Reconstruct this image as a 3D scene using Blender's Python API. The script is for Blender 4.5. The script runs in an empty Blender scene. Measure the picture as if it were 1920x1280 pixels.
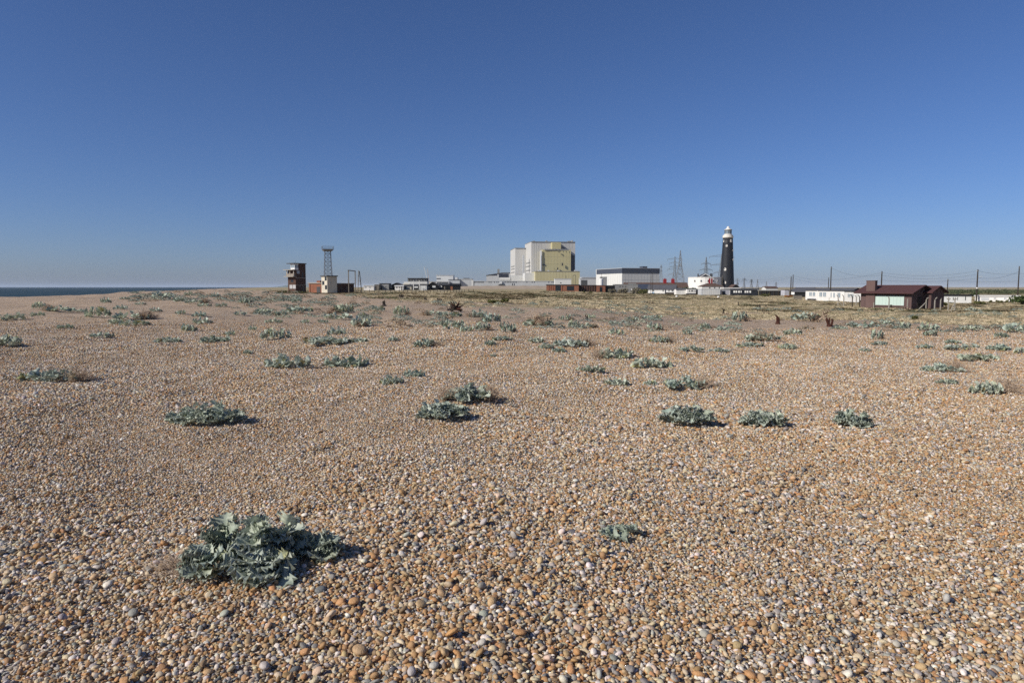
import bpy, math, random
import numpy as np
from mathutils import Vector, Matrix, Euler

scene = bpy.context.scene
col = scene.collection
R = math.radians

# ------------------------------------------------------------------ camera, sky, sun, exposure
CAM_Z = 1.6
FPX = 1280.0                                   # focal length in photo pixels (24 mm on 36 mm, 1920 px)
PITCH = math.atan(102 / FPX)
cam_data = bpy.data.cameras.new('camera')
cam_data.lens = 24; cam_data.sensor_width = 36; cam_data.sensor_fit = 'HORIZONTAL'
cam_data.clip_start = 0.05; cam_data.clip_end = 90000
cam = bpy.data.objects.new('camera', cam_data)
cam.location = (0, 0, CAM_Z); cam.rotation_euler = (math.pi / 2 - PITCH, 0, 0)
col.objects.link(cam); scene.camera = cam

SUN_AZ = -118.0                                # clockwise from straight ahead (+Y)
SUN_EL = 33.0
HAZE = 0.00004                                 # density of the sea air
world = bpy.data.worlds.new('World'); scene.world = world; world.use_nodes = True
wn = world.node_tree.nodes; wl = world.node_tree.links; wn.clear()
wo = wn.new('ShaderNodeOutputWorld'); wb = wn.new('ShaderNodeBackground')
sky = wn.new('ShaderNodeTexSky'); sky.sky_type = 'NISHITA'; sky.sun_disc = False
sky.sun_elevation = R(SUN_EL); sky.sun_rotation = R(SUN_AZ)
sky.altitude = 0; sky.air_density = 0.8; sky.dust_density = 0.65; sky.ozone_density = 8.0
whs = wn.new('ShaderNodeHueSaturation'); whs.inputs['Saturation'].default_value = 1.03; whs.inputs['Hue'].default_value = 0.5
wt = wn.new('ShaderNodeMix'); wt.data_type = 'RGBA'; wt.blend_type = 'MULTIPLY'; wt.inputs[0].default_value = 1.0; wt.inputs[7].default_value = (1.0, 0.925, 1.02, 1)   # camera white balance
wl.new(sky.outputs[0], whs.inputs['Color']); wl.new(whs.outputs[0], wt.inputs[6]); wl.new(wt.outputs[2], wb.inputs['Color'])
wb.inputs['Strength'].default_value = 0.089
wl.new(wb.outputs[0], wo.inputs['Surface'])

sun_data = bpy.data.lights.new('sun', 'SUN'); sun_data.energy = 4.6; sun_data.angle = R(0.53)
sun_data.color = (1.0, 0.945, 0.86)
sun = bpy.data.objects.new('sun', sun_data); col.objects.link(sun)
sd = Vector((math.sin(R(SUN_AZ)) * math.cos(R(SUN_EL)), math.cos(R(SUN_AZ)) * math.cos(R(SUN_EL)), math.sin(R(SUN_EL))))
sun.rotation_euler = sd.to_track_quat('Z', 'Y').to_euler(); sun.location = sd * 50

vs = scene.view_settings
vs.view_transform = 'Standard'; vs.look = 'None'; vs.gamma = 1.0; vs.use_curve_mapping = False; vs.exposure = 0.0
scene.render.engine = 'CYCLES'
scene.cycles.use_denoising = False
scene.cycles.max_bounces = 5; scene.cycles.diffuse_bounces = 3; scene.cycles.glossy_bounces = 2
scene.cycles.transparent_max_bounces = 4; scene.cycles.volume_bounces = 1
scene.cycles.caustics_reflective = False; scene.cycles.caustics_refractive = False

# ------------------------------------------------------------------ materials
def lin(h):
    h = h.lstrip('#'); o = []
    for i in (0, 2, 4):
        c = int(h[i:i + 2], 16) / 255
        o.append(c / 12.92 if c <= 0.04045 else ((c + 0.055) / 1.055) ** 2.4)
    return tuple(o)

class NT:
    def __init__(s, name):
        s.m = bpy.data.materials.new(name); s.m.use_nodes = True
        s.n = s.m.node_tree.nodes; s.l = s.m.node_tree.links
        s.b = s.n['Principled BSDF']
    def new(s, t, **kw):
        n = s.n.new(t)
        for k, v in kw.items(): setattr(n, k, v)
        return n
    def link(s, a, b): s.l.new(a, b)
    def noise(s, vec, scale, detail=3, rough=0.55):
        n = s.new('ShaderNodeTexNoise'); n.inputs['Scale'].default_value = scale
        n.inputs['Detail'].default_value = detail; n.inputs['Roughness'].default_value = rough
        if vec is not None: s.link(vec, n.inputs['Vector'])
        return n
    def ramp(s, fac, stops, interp='LINEAR'):
        n = s.new('ShaderNodeValToRGB'); cr = n.color_ramp; cr.interpolation = interp
        while len(cr.elements) < len(stops): cr.elements.new(0.5)
        for e, (p, c) in zip(cr.elements, stops):
            e.position = p; e.color = tuple(c) + (1.0,) if len(c) == 3 else c
        s.link(fac, n.inputs[0]); return n
    def mix(s, fac, a, b, blend='MIX'):
        n = s.new('ShaderNodeMix', data_type='RGBA', blend_type=blend)
        if isinstance(fac, (int, float)): n.inputs[0].default_value = fac
        else: s.link(fac, n.inputs[0])
        for v, i in ((a, 6), (b, 7)):
            if isinstance(v, tuple): n.inputs[i].default_value = v + (1.0,) if len(v) == 3 else v
            else: s.link(v, n.inputs[i])
        return n.outputs[2]
    def math(s, op, a, b=None, clamp=False):
        n = s.new('ShaderNodeMath', operation=op, use_clamp=clamp)
        for i, v in enumerate((a, b)):
            if v is None: continue
            if isinstance(v, (int, float)): n.inputs[i].default_value = v
            else: s.link(v, n.inputs[i])
        return n.outputs[0]
    def bump(s, h, strength, dist=0.01):
        n = s.new('ShaderNodeBump'); n.inputs['Strength'].default_value = strength; n.inputs['Distance'].default_value = dist
        s.link(h, n.inputs['Height']); s.link(n.outputs[0], s.b.inputs['Normal']); return n

MATS = {}
def paint(name, hexc, rough=0.7, var=0.25, scale=1.2, bump=0.2, metal=0.0, streak=True, spec=0.3):
    """weathered painted / rendered / rusty surface"""
    if name in MATS: return MATS[name]
    t = NT(name); c = lin(hexc)
    tc = t.new('ShaderNodeTexCoord'); v = tc.outputs['Object']
    if streak:
        mp = t.new('ShaderNodeMapping'); mp.inputs['Scale'].default_value = (1, 1, 0.25); t.link(v, mp.inputs[0]); v = mp.outputs[0]
    n1 = t.noise(v, scale, 5, 0.65)
    d = tuple(x * (1 - var) for x in c); l = tuple(min(1, x * (1 + var * 0.55)) for x in c)
    r = t.ramp(n1.outputs[0], [(0.3, d), (0.5, c), (0.7, l)])
    t.link(r.outputs[0], t.b.inputs['Base Color'])
    t.b.inputs['Roughness'].default_value = rough; t.b.inputs['Metallic'].default_value = metal
    t.b.inputs['Specular IOR Level'].default_value = spec
    if bump: t.bump(t.noise(v, scale * 9, 3).outputs[0], bump, 0.02)
    MATS[name] = t.m; return t.m

def board_paint(name, hexc, pitch=0.16, axis='X', rough=0.75):
    """painted boards or sheet: grooves too fine to tell apart at this distance"""
    if name in MATS: return MATS[name]
    t = NT(name); c = lin(hexc)
    tc = t.new('ShaderNodeTexCoord')
    w = t.new('ShaderNodeTexWave', wave_type='BANDS', bands_direction=axis, wave_profile='SAW')
    w.inputs['Scale'].default_value = 1 / pitch / 6.2832 * 2 * math.pi / 1.0 * 0.16; w.inputs['Distortion'].default_value = 0.0
    t.link(tc.outputs['Object'], w.inputs[0])
    mp = t.new('ShaderNodeMapping'); mp.inputs['Scale'].default_value = (6, 6, 0.5); t.link(tc.outputs['Object'], mp.inputs[0])
    n1 = t.noise(mp.outputs[0], 1.0, 4, 0.6)
    r = t.ramp(n1.outputs[0], [(0.3, tuple(x * 0.72 for x in c)), (0.5, c), (0.72, tuple(min(1, x * 1.22) for x in c))])
    t.link(r.outputs[0], t.b.inputs['Base Color']); t.b.inputs['Roughness'].default_value = rough
    t.b.inputs['Specular IOR Level'].default_value = 0.25
    t.bump(w.outputs[0], 0.5, 0.02)
    MATS[name] = t.m; return t.m

def brick_mat(name, c1, c2, mortar, scale=4.0):
    if name in MATS: return MATS[name]
    t = NT(name); tc = t.new('ShaderNodeTexCoord')
    # bricks laid along whichever horizontal direction the wall runs
    sx = t.new('ShaderNodeSeparateXYZ'); t.link(tc.outputs['Object'], sx.inputs[0])
    cx = t.new('ShaderNodeCombineXYZ'); t.link(t.math('ADD', sx.outputs[0], sx.outputs[1]), cx.inputs[0]); t.link(sx.outputs[2], cx.inputs[1])
    b = t.new('ShaderNodeTexBrick'); b.inputs['Scale'].default_value = scale
    b.inputs['Color1'].default_value = lin(c1) + (1,); b.inputs['Color2'].default_value = lin(c2) + (1,); b.inputs['Mortar'].default_value = lin(mortar) + (1,)
    b.inputs['Mortar Size'].default_value = 0.012
    t.link(cx.outputs[0], b.inputs[0])
    n = t.noise(tc.outputs['Object'], 0.8, 5, 0.65)
    rr = t.ramp(n.outputs[0], [(0.3, (0.6, 0.6, 0.6)), (0.6, (1, 1, 1))])
    t.link(t.mix(0.8, b.outputs[0], rr.outputs[0], 'MULTIPLY'), t.b.inputs['Base Color'])
    t.b.inputs['Roughness'].default_value = 0.9; t.b.inputs['Specular IOR Level'].default_value = 0.15
    t.bump(b.outputs['Fac'], -0.4, 0.01)
    MATS[name] = t.m; return t.m

def glass_mat(name='window_glass', hexc='#20262b', rough=0.12):
    if name in MATS: return MATS[name]
    t = NT(name); t.b.inputs['Base Color'].default_value = lin(hexc) + (1,)
    t.b.inputs['Roughness'].default_value = rough; t.b.inputs['Specular IOR Level'].default_value = 0.6
    MATS[name] = t.m; return t.m

# ------------------------------------------------------------------ mesh helpers
class MB:
    def __init__(s): s.v = []; s.f = []
    def add(s, vs_, fs_):
        o = len(s.v); s.v += [tuple(p) for p in vs_]; s.f += [tuple(i + o for i in f) for f in fs_]; return s
    def box(s, x0, x1, y0, y1, z0, z1):
        p = [(x0, y0, z0), (x1, y0, z0), (x1, y1, z0), (x0, y1, z0), (x0, y0, z1), (x1, y0, z1), (x1, y1, z1), (x0, y1, z1)]
        return s.add(p, [(3, 2, 1, 0), (4, 5, 6, 7), (0, 1, 5, 4), (1, 2, 6, 5), (2, 3, 7, 6), (3, 0, 4, 7)])
    def prism(s, poly, z0, z1):
        """poly: ccw list of (x,y)"""
        n = len(poly); p = [(x, y, z0) for x, y in poly] + [(x, y, z1) for x, y in poly]
        return s.add(p, [tuple(range(n - 1, -1, -1)), tuple(range(n, 2 * n))] + [(i, (i + 1) % n, n + (i + 1) % n, n + i) for i in range(n)])
    def extrude(s, poly, d):
        """closed polygon of 3-D points pushed along the vector d"""
        n = len(poly); d = Vector(d); p = [Vector(q) for q in poly]; p = p + [q + d for q in p]
        return s.add(p, [tuple(range(n - 1, -1, -1)), tuple(range(n, 2 * n))] + [(i, (i + 1) % n, n + (i + 1) % n, n + i) for i in range(n)])
    def tube(s, pts, rad, n=6, cap=True):
        pts = [Vector(p) for p in pts]; k = len(pts); o = len(s.v)
        if not hasattr(rad, '__len__'): rad = [rad] * k
        for i, p in enumerate(pts):
            d = (pts[min(i + 1, k - 1)] - pts[max(i - 1, 0)]).normalized()
            a = d.cross(Vector((0, 0, 1)) if abs(d.z) < 0.95 else Vector((1, 0, 0))).normalized(); b = d.cross(a)
            for j in range(n):
                t = 2 * math.pi * j / n + math.pi / n
                q = p + (a * math.cos(t) + b * math.sin(t)) * rad[i]; s.v.append(tuple(q))
        for i in range(k - 1):
            for j in range(n):
                s.f.append((o + i * n + j, o + i * n + (j + 1) % n, o + (i + 1) * n + (j + 1) % n, o + (i + 1) * n + j))
        if cap:
            s.f.append(tuple(o + j for j in range(n - 1, -1, -1))); s.f.append(tuple(o + (k - 1) * n + j for j in range(n)))
        return s
    def lathe(s, prof, n=24, c=(0, 0)):
        o = len(s.v)
        for r, z in prof:
            for j in range(n):
                t = 2 * math.pi * j / n; s.v.append((c[0] + r * math.cos(t), c[1] + r * math.sin(t), z))
        for i in range(len(prof) - 1):
            for j in range(n):
                s.f.append((o + i * n + j, o + i * n + (j + 1) % n, o + (i + 1) * n + (j + 1) % n, o + (i + 1) * n + j))
        s.f.append(tuple(o + j for j in range(n - 1, -1, -1))); s.f.append(tuple(o + (len(prof) - 1) * n + j for j in range(n)))
        return s
    def build(s, name, m, parent=None, smooth=False):
        me = bpy.data.meshes.new(name); me.from_pydata(s.v, [], s.f); me.update()
        if smooth: me.polygons.foreach_set('use_smooth', [True] * len(me.polygons))
        if m: me.materials.append(m)
        o = bpy.data.objects.new(name, me); col.objects.link(o)
        if parent: o.parent = parent
        return o

def tag(o, label=None, cat=None, group=None, kind=None):
    if label: o['label'] = label
    if cat: o['category'] = cat
    if group: o['group'] = group
    if kind: o['kind'] = kind
    return o
def empty(name, loc, rz=0.0, label=None, cat=None, group=None):
    o = bpy.data.objects.new(name, None); o.location = loc; o.rotation_euler = (0, 0, rz); o.empty_display_size = 0.2
    col.objects.link(o); return tag(o, label, cat, group)
def np_mesh(name, V, F, mat, parent=None, smooth=False, attrs=None, link=True):
    """fast mesh from arrays; F (n,3) or (n,4)"""
    me = bpy.data.meshes.new(name); V = np.asarray(V, np.float32); F = np.asarray(F, np.int32)
    n, k = F.shape
    me.vertices.add(len(V)); me.vertices.foreach_set('co', V.ravel())
    me.loops.add(n * k); me.loops.foreach_set('vertex_index', F.ravel())
    me.polygons.add(n); me.polygons.foreach_set('loop_start', np.arange(n, dtype=np.int32) * k)
    if smooth: me.polygons.foreach_set('use_smooth', np.ones(n, bool))
    for nm, (tp, dom, data) in (attrs or {}).items():
        a = me.attributes.new(nm, tp, dom)
        a.data.foreach_set('color' if tp == 'FLOAT_COLOR' else 'vector' if tp == 'FLOAT_VECTOR' else 'value', np.asarray(data).ravel())
    me.update(calc_edges=True); me.validate()
    if mat: me.materials.append(mat)
    if not link: return me
    o = bpy.data.objects.new(name, me); col.objects.link(o)
    if parent: o.parent = parent
    return o

# ------------------------------------------------------------------ the lie of the land
def sstep(a, b, x):
    t = np.clip((x - a) / (b - a), 0, 1); return t * t * (3 - 2 * t)
DU = np.array([-60, -24, -15, -8.5, 0, 4, 8.5, 14, 60.]); DV = np.array([1.7, 1.7, 1.9, 1.62, 1.8, 2.0, 2.7, 3.5, 3.5])
EY = np.array([-20000, 0, 144, 166, 190, 240, 311, 725, 1450, 3000, 15000, 90000.]); EX = np.array([-300, -95, -108, -111, -116, -133, -153, -306, -560, -1100, -4500, -20000.])
TY = np.array([-200, 0, 50, 104, 180, 240, 400, 90000.]); TX = np.array([-8, -8, -35, -65, -104, -136, -260, -90000.])
_rs = np.random.RandomState(5)
SINES = []
for lam in (0.55, 0.7, 0.9, 1.1, 1.4, 1.7, 2.1, 2.7, 3.3, 4.2, 5.5, 7.0, 9.0, 12.0, 17.0, 23.0):
    for k in range(2):
        a = _rs.uniform(0, 2 * math.pi); SINES.append((math.cos(a) * 2 * math.pi / lam, math.sin(a) * 2 * math.pi / lam, _rs.uniform(0, 6.28), 0.0042 * lam ** 0.8, lam))
def hash2(i, j, k):
    v = np.sin(i * 127.1 + j * 311.7 + k * 74.7) * 43758.5453; return v - np.floor(v)
def land(x, y):
    x = np.asarray(x, float); y = np.asarray(y, float)
    r = np.hypot(x, y); az = np.degrees(np.arctan2(x, y))
    D = np.interp(np.clip(az, -60, 60), DU, DV)
    s = sstep(10, 100, r) * sstep(-20, 10, y)
    h = -(D - 1.6) * s
    h = h - 0.5 * sstep(0, 5, np.interp(y, TY, TX) - x)
    h = h - 6.5 * sstep(0, 45, np.interp(y, EY, EX) - x)
    u = np.zeros_like(h)
    for kx, ky, ph, am, lam in SINES:
        u = u + am * np.sin(kx * x + ky * y + ph + 0.8 * np.sin(0.37 * ky * x - 0.29 * kx * y)) * (1 - sstep(lam * 25, lam * 60, r))
    # footprints and scuffed hollows in the loose shingle
    c = 0.62; i0 = np.floor(x / c); j0 = np.floor(y / c); dent = np.zeros_like(h)
    for di in (-1, 0, 1):
        for dj in (-1, 0, 1):
            i = i0 + di; j = j0 + dj
            px = (i + hash2(i, j, 1)) * c; py = (j + hash2(i, j, 2)) * c; rad = 0.09 + 0.13 * hash2(i, j, 3); dp = (0.012 + 0.028 * hash2(i, j, 4)) * (hash2(i, j, 5) < 0.6)
            q = ((x - px) ** 2 + (y - py) ** 2) / rad ** 2
            dent = dent - dp * np.exp(-q) + 0.35 * dp * np.exp(-q / 3)
    return h + u + dent * (1 - sstep(18, 35, r))
def land1(x, y): return float(land(np.array([x]), np.array([y]))[0])

SP, CP = math.sin(PITCH), math.cos(PITCH)
def zrow(row, d):
    """height of a point d metres ahead that shows on photo row `row`"""
    k = (640 - row) / FPX; return CAM_Z + d * (k * CP - SP) / (CP + k * SP)
def xcol(px, d, z=0.0): return (px - 960) / FPX * (d * CP - (z - CAM_Z) * SP)
def spot(px, row, dmax=1500):
    """where the sight line through a photo pixel meets the ground"""
    ds = np.geomspace(2.0, dmax, 900); k = (640 - row) / FPX
    zz = CAM_Z + ds * (k * CP - SP) / (CP + k * SP); xx = (px - 960) / FPX * (ds * CP - (zz - CAM_Z) * SP)
    g = land(xx, ds); b = np.where(zz <= g)[0]; i = b[0] if len(b) else len(ds) - 1
    return float(xx[i]), float(ds[i]), float(g[i])

# ------------------------------------------------------------------ setting: shingle beach, sea, hills
PAL = [('#b59c75', .17), ('#c7b999', .19), ('#a6865c', .12), ('#adaba0', .14), ('#dad5c7', .12), ('#908f87', .08), ('#8a765a', .07), ('#6c6e6d', .05), ('#b78f60', .06)]
PALC = np.array([lin(h) for h, w in PAL]) * np.array([1.035, .972, .972]); PALW = np.array([w for h, w in PAL]); PALW = PALW / PALW.sum(); _m = (PALC * PALW[:, None]).sum(0); PALC = _m + .97 * (PALC - _m)
def pal_stops():
    o = []; p = 0.0
    for c, w in zip(PALC, PALW): o.append((p, tuple(c))); p += w
    return o

def beach_material():
    t = NT('shingle_ground'); tc = t.new('ShaderNodeTexCoord'); v = tc.outputs['Object']
    vo = t.new('ShaderNodeTexVoronoi', voronoi_dimensions='2D'); vo.inputs['Scale'].default_value = 34; vo.inputs['Randomness'].default_value = 1.0
    wob = t.noise(v, 30, 2); wv = t.new('ShaderNodeVectorMath', operation='MULTIPLY_ADD'); wv.inputs[1].default_value = (0.02, 0.02, 0); t.link(wob.outputs['Color'], wv.inputs[0]); t.link(v, wv.inputs[2])
    t.link(wv.outputs[0], vo.inputs['Vector'])
    sep = t.new('ShaderNodeSeparateColor'); t.link(vo.outputs['Color'], sep.inputs[0])
    pal = t.ramp(sep.outputs[0], pal_stops(), 'CONSTANT')
    # a second, coarser size of stone so the grain keeps reading with distance
    vo2 = t.new('ShaderNodeTexVoronoi', voronoi_dimensions='2D'); vo2.inputs['Scale'].default_value = 11; t.link(wv.outputs[0], vo2.inputs['Vector'])
    sep2 = t.new('ShaderNodeSeparateColor'); t.link(vo2.outputs['Color'], sep2.inputs[0])
    pal2 = t.ramp(sep2.outputs[1], pal_stops(), 'CONSTANT')
    c = t.mix(0.16, pal.outputs[0], pal2.outputs[0])
    big = t.noise(v, 0.16, 4, 0.6); br = t.ramp(big.outputs[0], [(0.33, (0.84, 0.80, 0.77)), (0.67, (1.06, 1.02, 0.97))])
    c = t.mix(1.0, c, br.outputs[0], 'MULTIPLY')
    # turf and dry grass over the inland shingle
    at = t.new('ShaderNodeAttribute', attribute_name='grass')
    mp = t.new('ShaderNodeMapping'); mp.inputs['Scale'].default_value = (0.55, 1.0, 1); t.link(v, mp.inputs[0])
    g1 = t.noise(mp.outputs[0], 0.33, 7, 0.62); g2 = t.noise(mp.outputs[0], 1.9, 5, 0.65); g3 = t.noise(mp.outputs[0], 0.075, 4, 0.6)
    gc = t.ramp(g2.outputs[0], [(0.28, lin('#6f664e')), (0.42, lin('#917f60')), (0.54, lin('#a89876')), (0.68, lin('#bcac8c')), (0.8, lin('#969070'))])
    gd = t.ramp(g3.outputs[0], [(0.38, lin('#b3a07c')), (0.5, lin('#a3966e')), (0.62, lin('#87825c'))])
    gcol = t.mix(0.5, gc.outputs[0], gd.outputs[0])
    gm = t.math('ADD', at.outputs['Fac'], t.math('MULTIPLY', t.math('SUBTRACT', g1.outputs[0], 0.5), 1.9))
    gmr = t.ramp(gm, [(0.42, (0, 0, 0)), (0.62, (1, 1, 1))])
    c2 = t.mix(gmr.outputs[0], c, gcol)
    t.link(c2, t.b.inputs['Base Color'])
    t.b.inputs['Roughness'].default_value = 0.75; t.b.inputs['Specular IOR Level'].default_value = 0.2
    h = t.math('SUBTRACT', 1.0, t.math('POWER', t.math('MULTIPLY', vo.outputs['Distance'], 1.35), 2.0))
    h2 = t.math('ADD', h, t.math('MULTIPLY', sep.outputs[1], 0.5))
    t.bump(h2, 0.9, 0.014)
    return t.m

# polar sheet, finest in front of the camera, out past the horizon
ang = np.concatenate([np.linspace(-180, -48, 60)[:-1], np.linspace(-48, 48, 420), np.linspace(48, 180, 60)[1:-1]])
rad = np.concatenate([[0.4], np.geomspace(0.9, 400, 330), np.geomspace(420, 60000, 60)])
A, RR = np.meshgrid(np.radians(ang), rad); GX = RR * np.sin(A); GY = RR * np.cos(A); GZ = land(GX, GY)
na, nr = len(ang), len(rad)
idx = np.arange(na * nr).reshape(nr, na); nx = np.roll(idx, -1, axis=1)
F = np.stack([idx[:-1], nx[:-1], nx[1:], idx[1:]], -1).reshape(-1, 4)[:, ::-1]
# where the grass starts, photo rows turned into distances
GB = [(-26, 900), (-22, 400), (-17.5, 230), (-14, 150), (-11, 95), (-7, 62), (0, 58), (5, 60), (10, 62), (15, 62), (19, 60), (24, 58), (30, 52), (37, 48), (50, 44)]
gd_ = np.interp(np.degrees(A), [g[0] for g in GB], [g[1] for g in GB], left=5000)
grass = 0.08 + 0.6 * sstep(0.75, 1.3, RR / gd_) + 0.3 * sstep(1.4, 2.8, RR / gd_)
grass = grass * (GY > 0) * (1 - sstep(-8, 8, np.interp(GY, EY, EX) + 12 - GX))
centre = np.array([[0, 0, land1(0, 0)]])
Vg = np.concatenate([np.stack([GX, GY, GZ], -1).reshape(-1, 3), centre])
fan = np.array([(na * nr, j, (j + 1) % na, (j + 1) % na) for j in range(na)])
beach = np_mesh('beach', Vg, F, beach_material(), smooth=True, attrs={'grass': ('FLOAT', 'POINT', np.concatenate([grass.ravel(), [0]]).astype(np.float32))})
tag(beach, kind='structure')

def sea_material():
    t = NT('sea_water'); tc = t.new('ShaderNodeTexCoord'); v = tc.outputs['Object']
    mp = t.new('ShaderNodeMapping'); mp.inputs['Scale'].default_value = (0.35, 1, 1); mp.inputs['Rotation'].default_value = (0, 0, R(-25)); t.link(v, mp.inputs[0])
    n1 = t.noise(mp.outputs[0], 0.06, 6, 0.6); n2 = t.noise(mp.outputs[0], 0.004, 3, 0.5)
    r = t.ramp(n2.outputs[0], [(0.35, (0.024, 0.050, 0.060)), (0.65, (0.034, 0.060, 0.068))]); t.link(r.outputs[0], t.b.inputs['Base Color'])
    t.b.inputs['Roughness'].default_value = 0.55; t.b.inputs['IOR'].default_value = 1.33; t.b.inputs['Specular IOR Level'].default_value = 0.16
    t.bump(n1.outputs[0], 1.0, 3.0); return t.m
m = MB(); m.add([(-80000, -80000, 0), (80000, -80000, 0), (80000, 80000, 0), (-80000, 80000, 0)], [(0, 1, 2, 3)])
sea = m.build('sea', sea_material()); sea.location.z = -5.2; tag(sea, kind='structure')

def hill(px0, px1, rows, d, depth, name, mat):
    """a far ridge: profile rows along the front, rounded back"""
    n = 40; V = []; Fh = []
    for j, (f, k) in enumerate(((0, 0), (0.25, 0.7), (0.5, 1.0), (0.75, 0.75), (1, 0))):
        for i in range(n):
            p = px0 + (px1 - px0) * i / (n - 1); dd = d + depth * f
            row = np.interp(p, [q[0] for q in rows], [q[1] for q in rows]); z0 = -6
            V.append((xcol(p, d), dd, z0 + (zrow(row, d + depth * 0.5) - z0) * k))
    for j in range(4):
        for i in range(n - 1): Fh.append((j * n + i, j * n + i + 1, (j + 1) * n + i + 1, (j + 1) * n + i))
    o = np_mesh(name, np.array(V), np.array(Fh), mat, smooth=True); return tag(o, kind='structure')
hm = paint('far_hill_green', '#4b5a3c', 0.95, 0.3, 0.004, 0, streak=False)
hill(498, 590, [(498, 538), (515, 533.5), (530, 531), (548, 532), (570, 534), (590, 537)], 15000, 3000, 'hills', hm)

# ------------------------------------------------------------------ shingle: loose stones as real stones
def pebble_shade(name, src):
    t = NT(name)
    if src == 'attr':
        a = t.new('ShaderNodeAttribute', attribute_type='INSTANCER', attribute_name='col'); c = a.outputs['Color']
    else:
        a = t.new('ShaderNodeObjectInfo'); c = a.outputs['Color']
    tc = t.new('ShaderNodeTexCoord'); n = t.noise(tc.outputs['Object'], 1.7, 4, 0.6)
    r = t.ramp(n.outputs[0], [(0.3, (0.72, 0.68, 0.64)), (0.5, (1, 1, 1)), (0.72, (1.18, 1.17, 1.15))])
    t.link(t.mix(0.85, c, r.outputs[0], 'MULTIPLY'), t.b.inputs['Base Color'])
    t.b.inputs['Roughness'].default_value = 0.58; t.b.inputs['Specular IOR Level'].default_value = 0.28
    n2 = t.noise(tc.outputs['Object'], 9, 3); t.bump(n2.outputs[0], 0.25, 0.08)
    return t.m
PEB_I = pebble_shade('pebble_stone', 'attr'); PEB_O = pebble_shade('single_pebble_stone', 'obj')

def icosphere(sub):
    import bmesh
    bm = bmesh.new(); bmesh.ops.create_icosphere(bm, subdivisions=sub, radius=1.0)
    V = np.array([v.co[:] for v in bm.verts]); F = np.array([[v.index for v in f.verts] for f in bm.faces]); bm.free(); return V, F
IV, IF = icosphere(2)
PSHAPE = {}
def pebble_mesh(seed, mat, name):
    rs = np.random.RandomState(seed); V = IV.copy()
    d = np.ones(len(V))
    for k in range(5):
        a = rs.normal(size=3); a /= np.linalg.norm(a); d += rs.uniform(-.16, .14) * np.maximum(0, V @ a) ** rs.uniform(1, 3)
    if seed % 2 == 0:                           # a broken, facetted flint
        for k in range(4):
            a = rs.normal(size=3); a /= np.linalg.norm(a); q = V @ a; lim = rs.uniform(.5, .8); V = V - np.outer(np.maximum(0, q - lim), a)
    V = V * d[:, None] * 0.5 * np.array([1, rs.uniform(.5, .92), rs.uniform(.32, .62)])
    ext = V.max(0) - V.min(0); PSHAPE[seed - 100] = 'broken' if seed % 4 == 0 else 'long' if ext[1] < .66 * ext[0] else 'flat' if ext[2] < .42 * ext[0] else 'rounded'
    return np_mesh(name, V, IF, mat, smooth=True, link=False)

NPROTO = 14
pcol = bpy.data.collections.new('pebble_shapes')
for k in range(NPROTO):
    o = bpy.data.objects.new('pebble_shape_%02d' % k, pebble_mesh(100 + k, PEB_I, 'pebble_shape')); pcol.objects.link(o)

def frustum_cells(r0, r1, cell, rs, keep=1.0):
    w = r1 * 0.80 + 4.2
    gx = np.arange(-w, w, cell); gy = np.arange(r0, r1, cell * 0.866)
    X, Y = np.meshgrid(gx, gy); X = X + (np.arange(len(gy)) % 2)[:, None] * cell * 0.5
    X = X.ravel() + rs.uniform(-.45, .45, X.size) * cell; Y = Y.ravel() + rs.uniform(-.45, .45, Y.size) * cell
    ok = (np.abs(X) < Y * 0.80 + 3.6) & (rs.uniform(size=X.size) < keep); return X[ok], Y[ok]
rs = np.random.RandomState(11)
parts_ = []
for r0, r1, cell, med, lift, keep in ((1.1, 6.0, .0195, .0222, .15, 1), (1.1, 6.0, .055, .029, .42, .6), (6.0, 10.0, .0225, .0238, .15, 1), (6, 10, .08, .030, .42, .6), (10.0, 14.0, .028, .029, .2, 1), (14.0, 20.0, .037, .036, .2, 1), (20.0, 34.0, .060, .046, .15, 1)):
    X, Y = frustum_cells(r0, r1, cell, rs, keep)
    n = len(X); L = np.clip(med * np.exp(rs.normal(0, .30, n)), .011, .058)
    # small shells and grit gather in drifts, bigger stones in others
    drift = np.sin(X * 1.3 + 1.1 * np.sin(Y * .9)) * np.sin(Y * 1.05 + .7 * X)
    L = L * (1 + .2 * drift + .12 * np.sin(.45 * X + .3 * Y + 1.0) * np.sin(.6 * Y - .2 * X))
    parts_.append(np.stack([X, Y, L, np.full(n, lift)], 1))
PB = np.concatenate(parts_)
if True:
    edge = PB[:, 1]; keepm = rs.uniform(size=len(PB)) > sstep(17.0, 36.0, edge); PB = PB[keepm]
NP_ = len(PB)
PZ = land(PB[:, 0], PB[:, 1]) + PB[:, 2] * PB[:, 3]
PROT = np.stack([rs.normal(0, .42, NP_), rs.normal(0, .42, NP_), rs.uniform(0, 6.283, NP_)], 1)
ci = rs.choice(len(PAL), NP_, p=PALW)
# orange and grey stones are not evenly mixed
warm = np.sin(PB[:, 0] * .8 + 2) * np.sin(PB[:, 1] * .55 + .4 * PB[:, 0]) + .35 * PB[:, 0] / (PB[:, 1] + 1)
flip = rs.uniform(size=NP_) < np.clip(warm, 0, 1) * .25; ci[flip] = rs.choice([0, 1, 2, 8], flip.sum())
PCOL = PALC[ci] * (1 + rs.normal(0, .10, NP_))[:, None] * (1 + rs.normal(0, .03, (NP_, 3))); PCOL = np.clip(PCOL, .02, .85)
PIDX = rs.randint(0, NPROTO, NP_)
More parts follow.
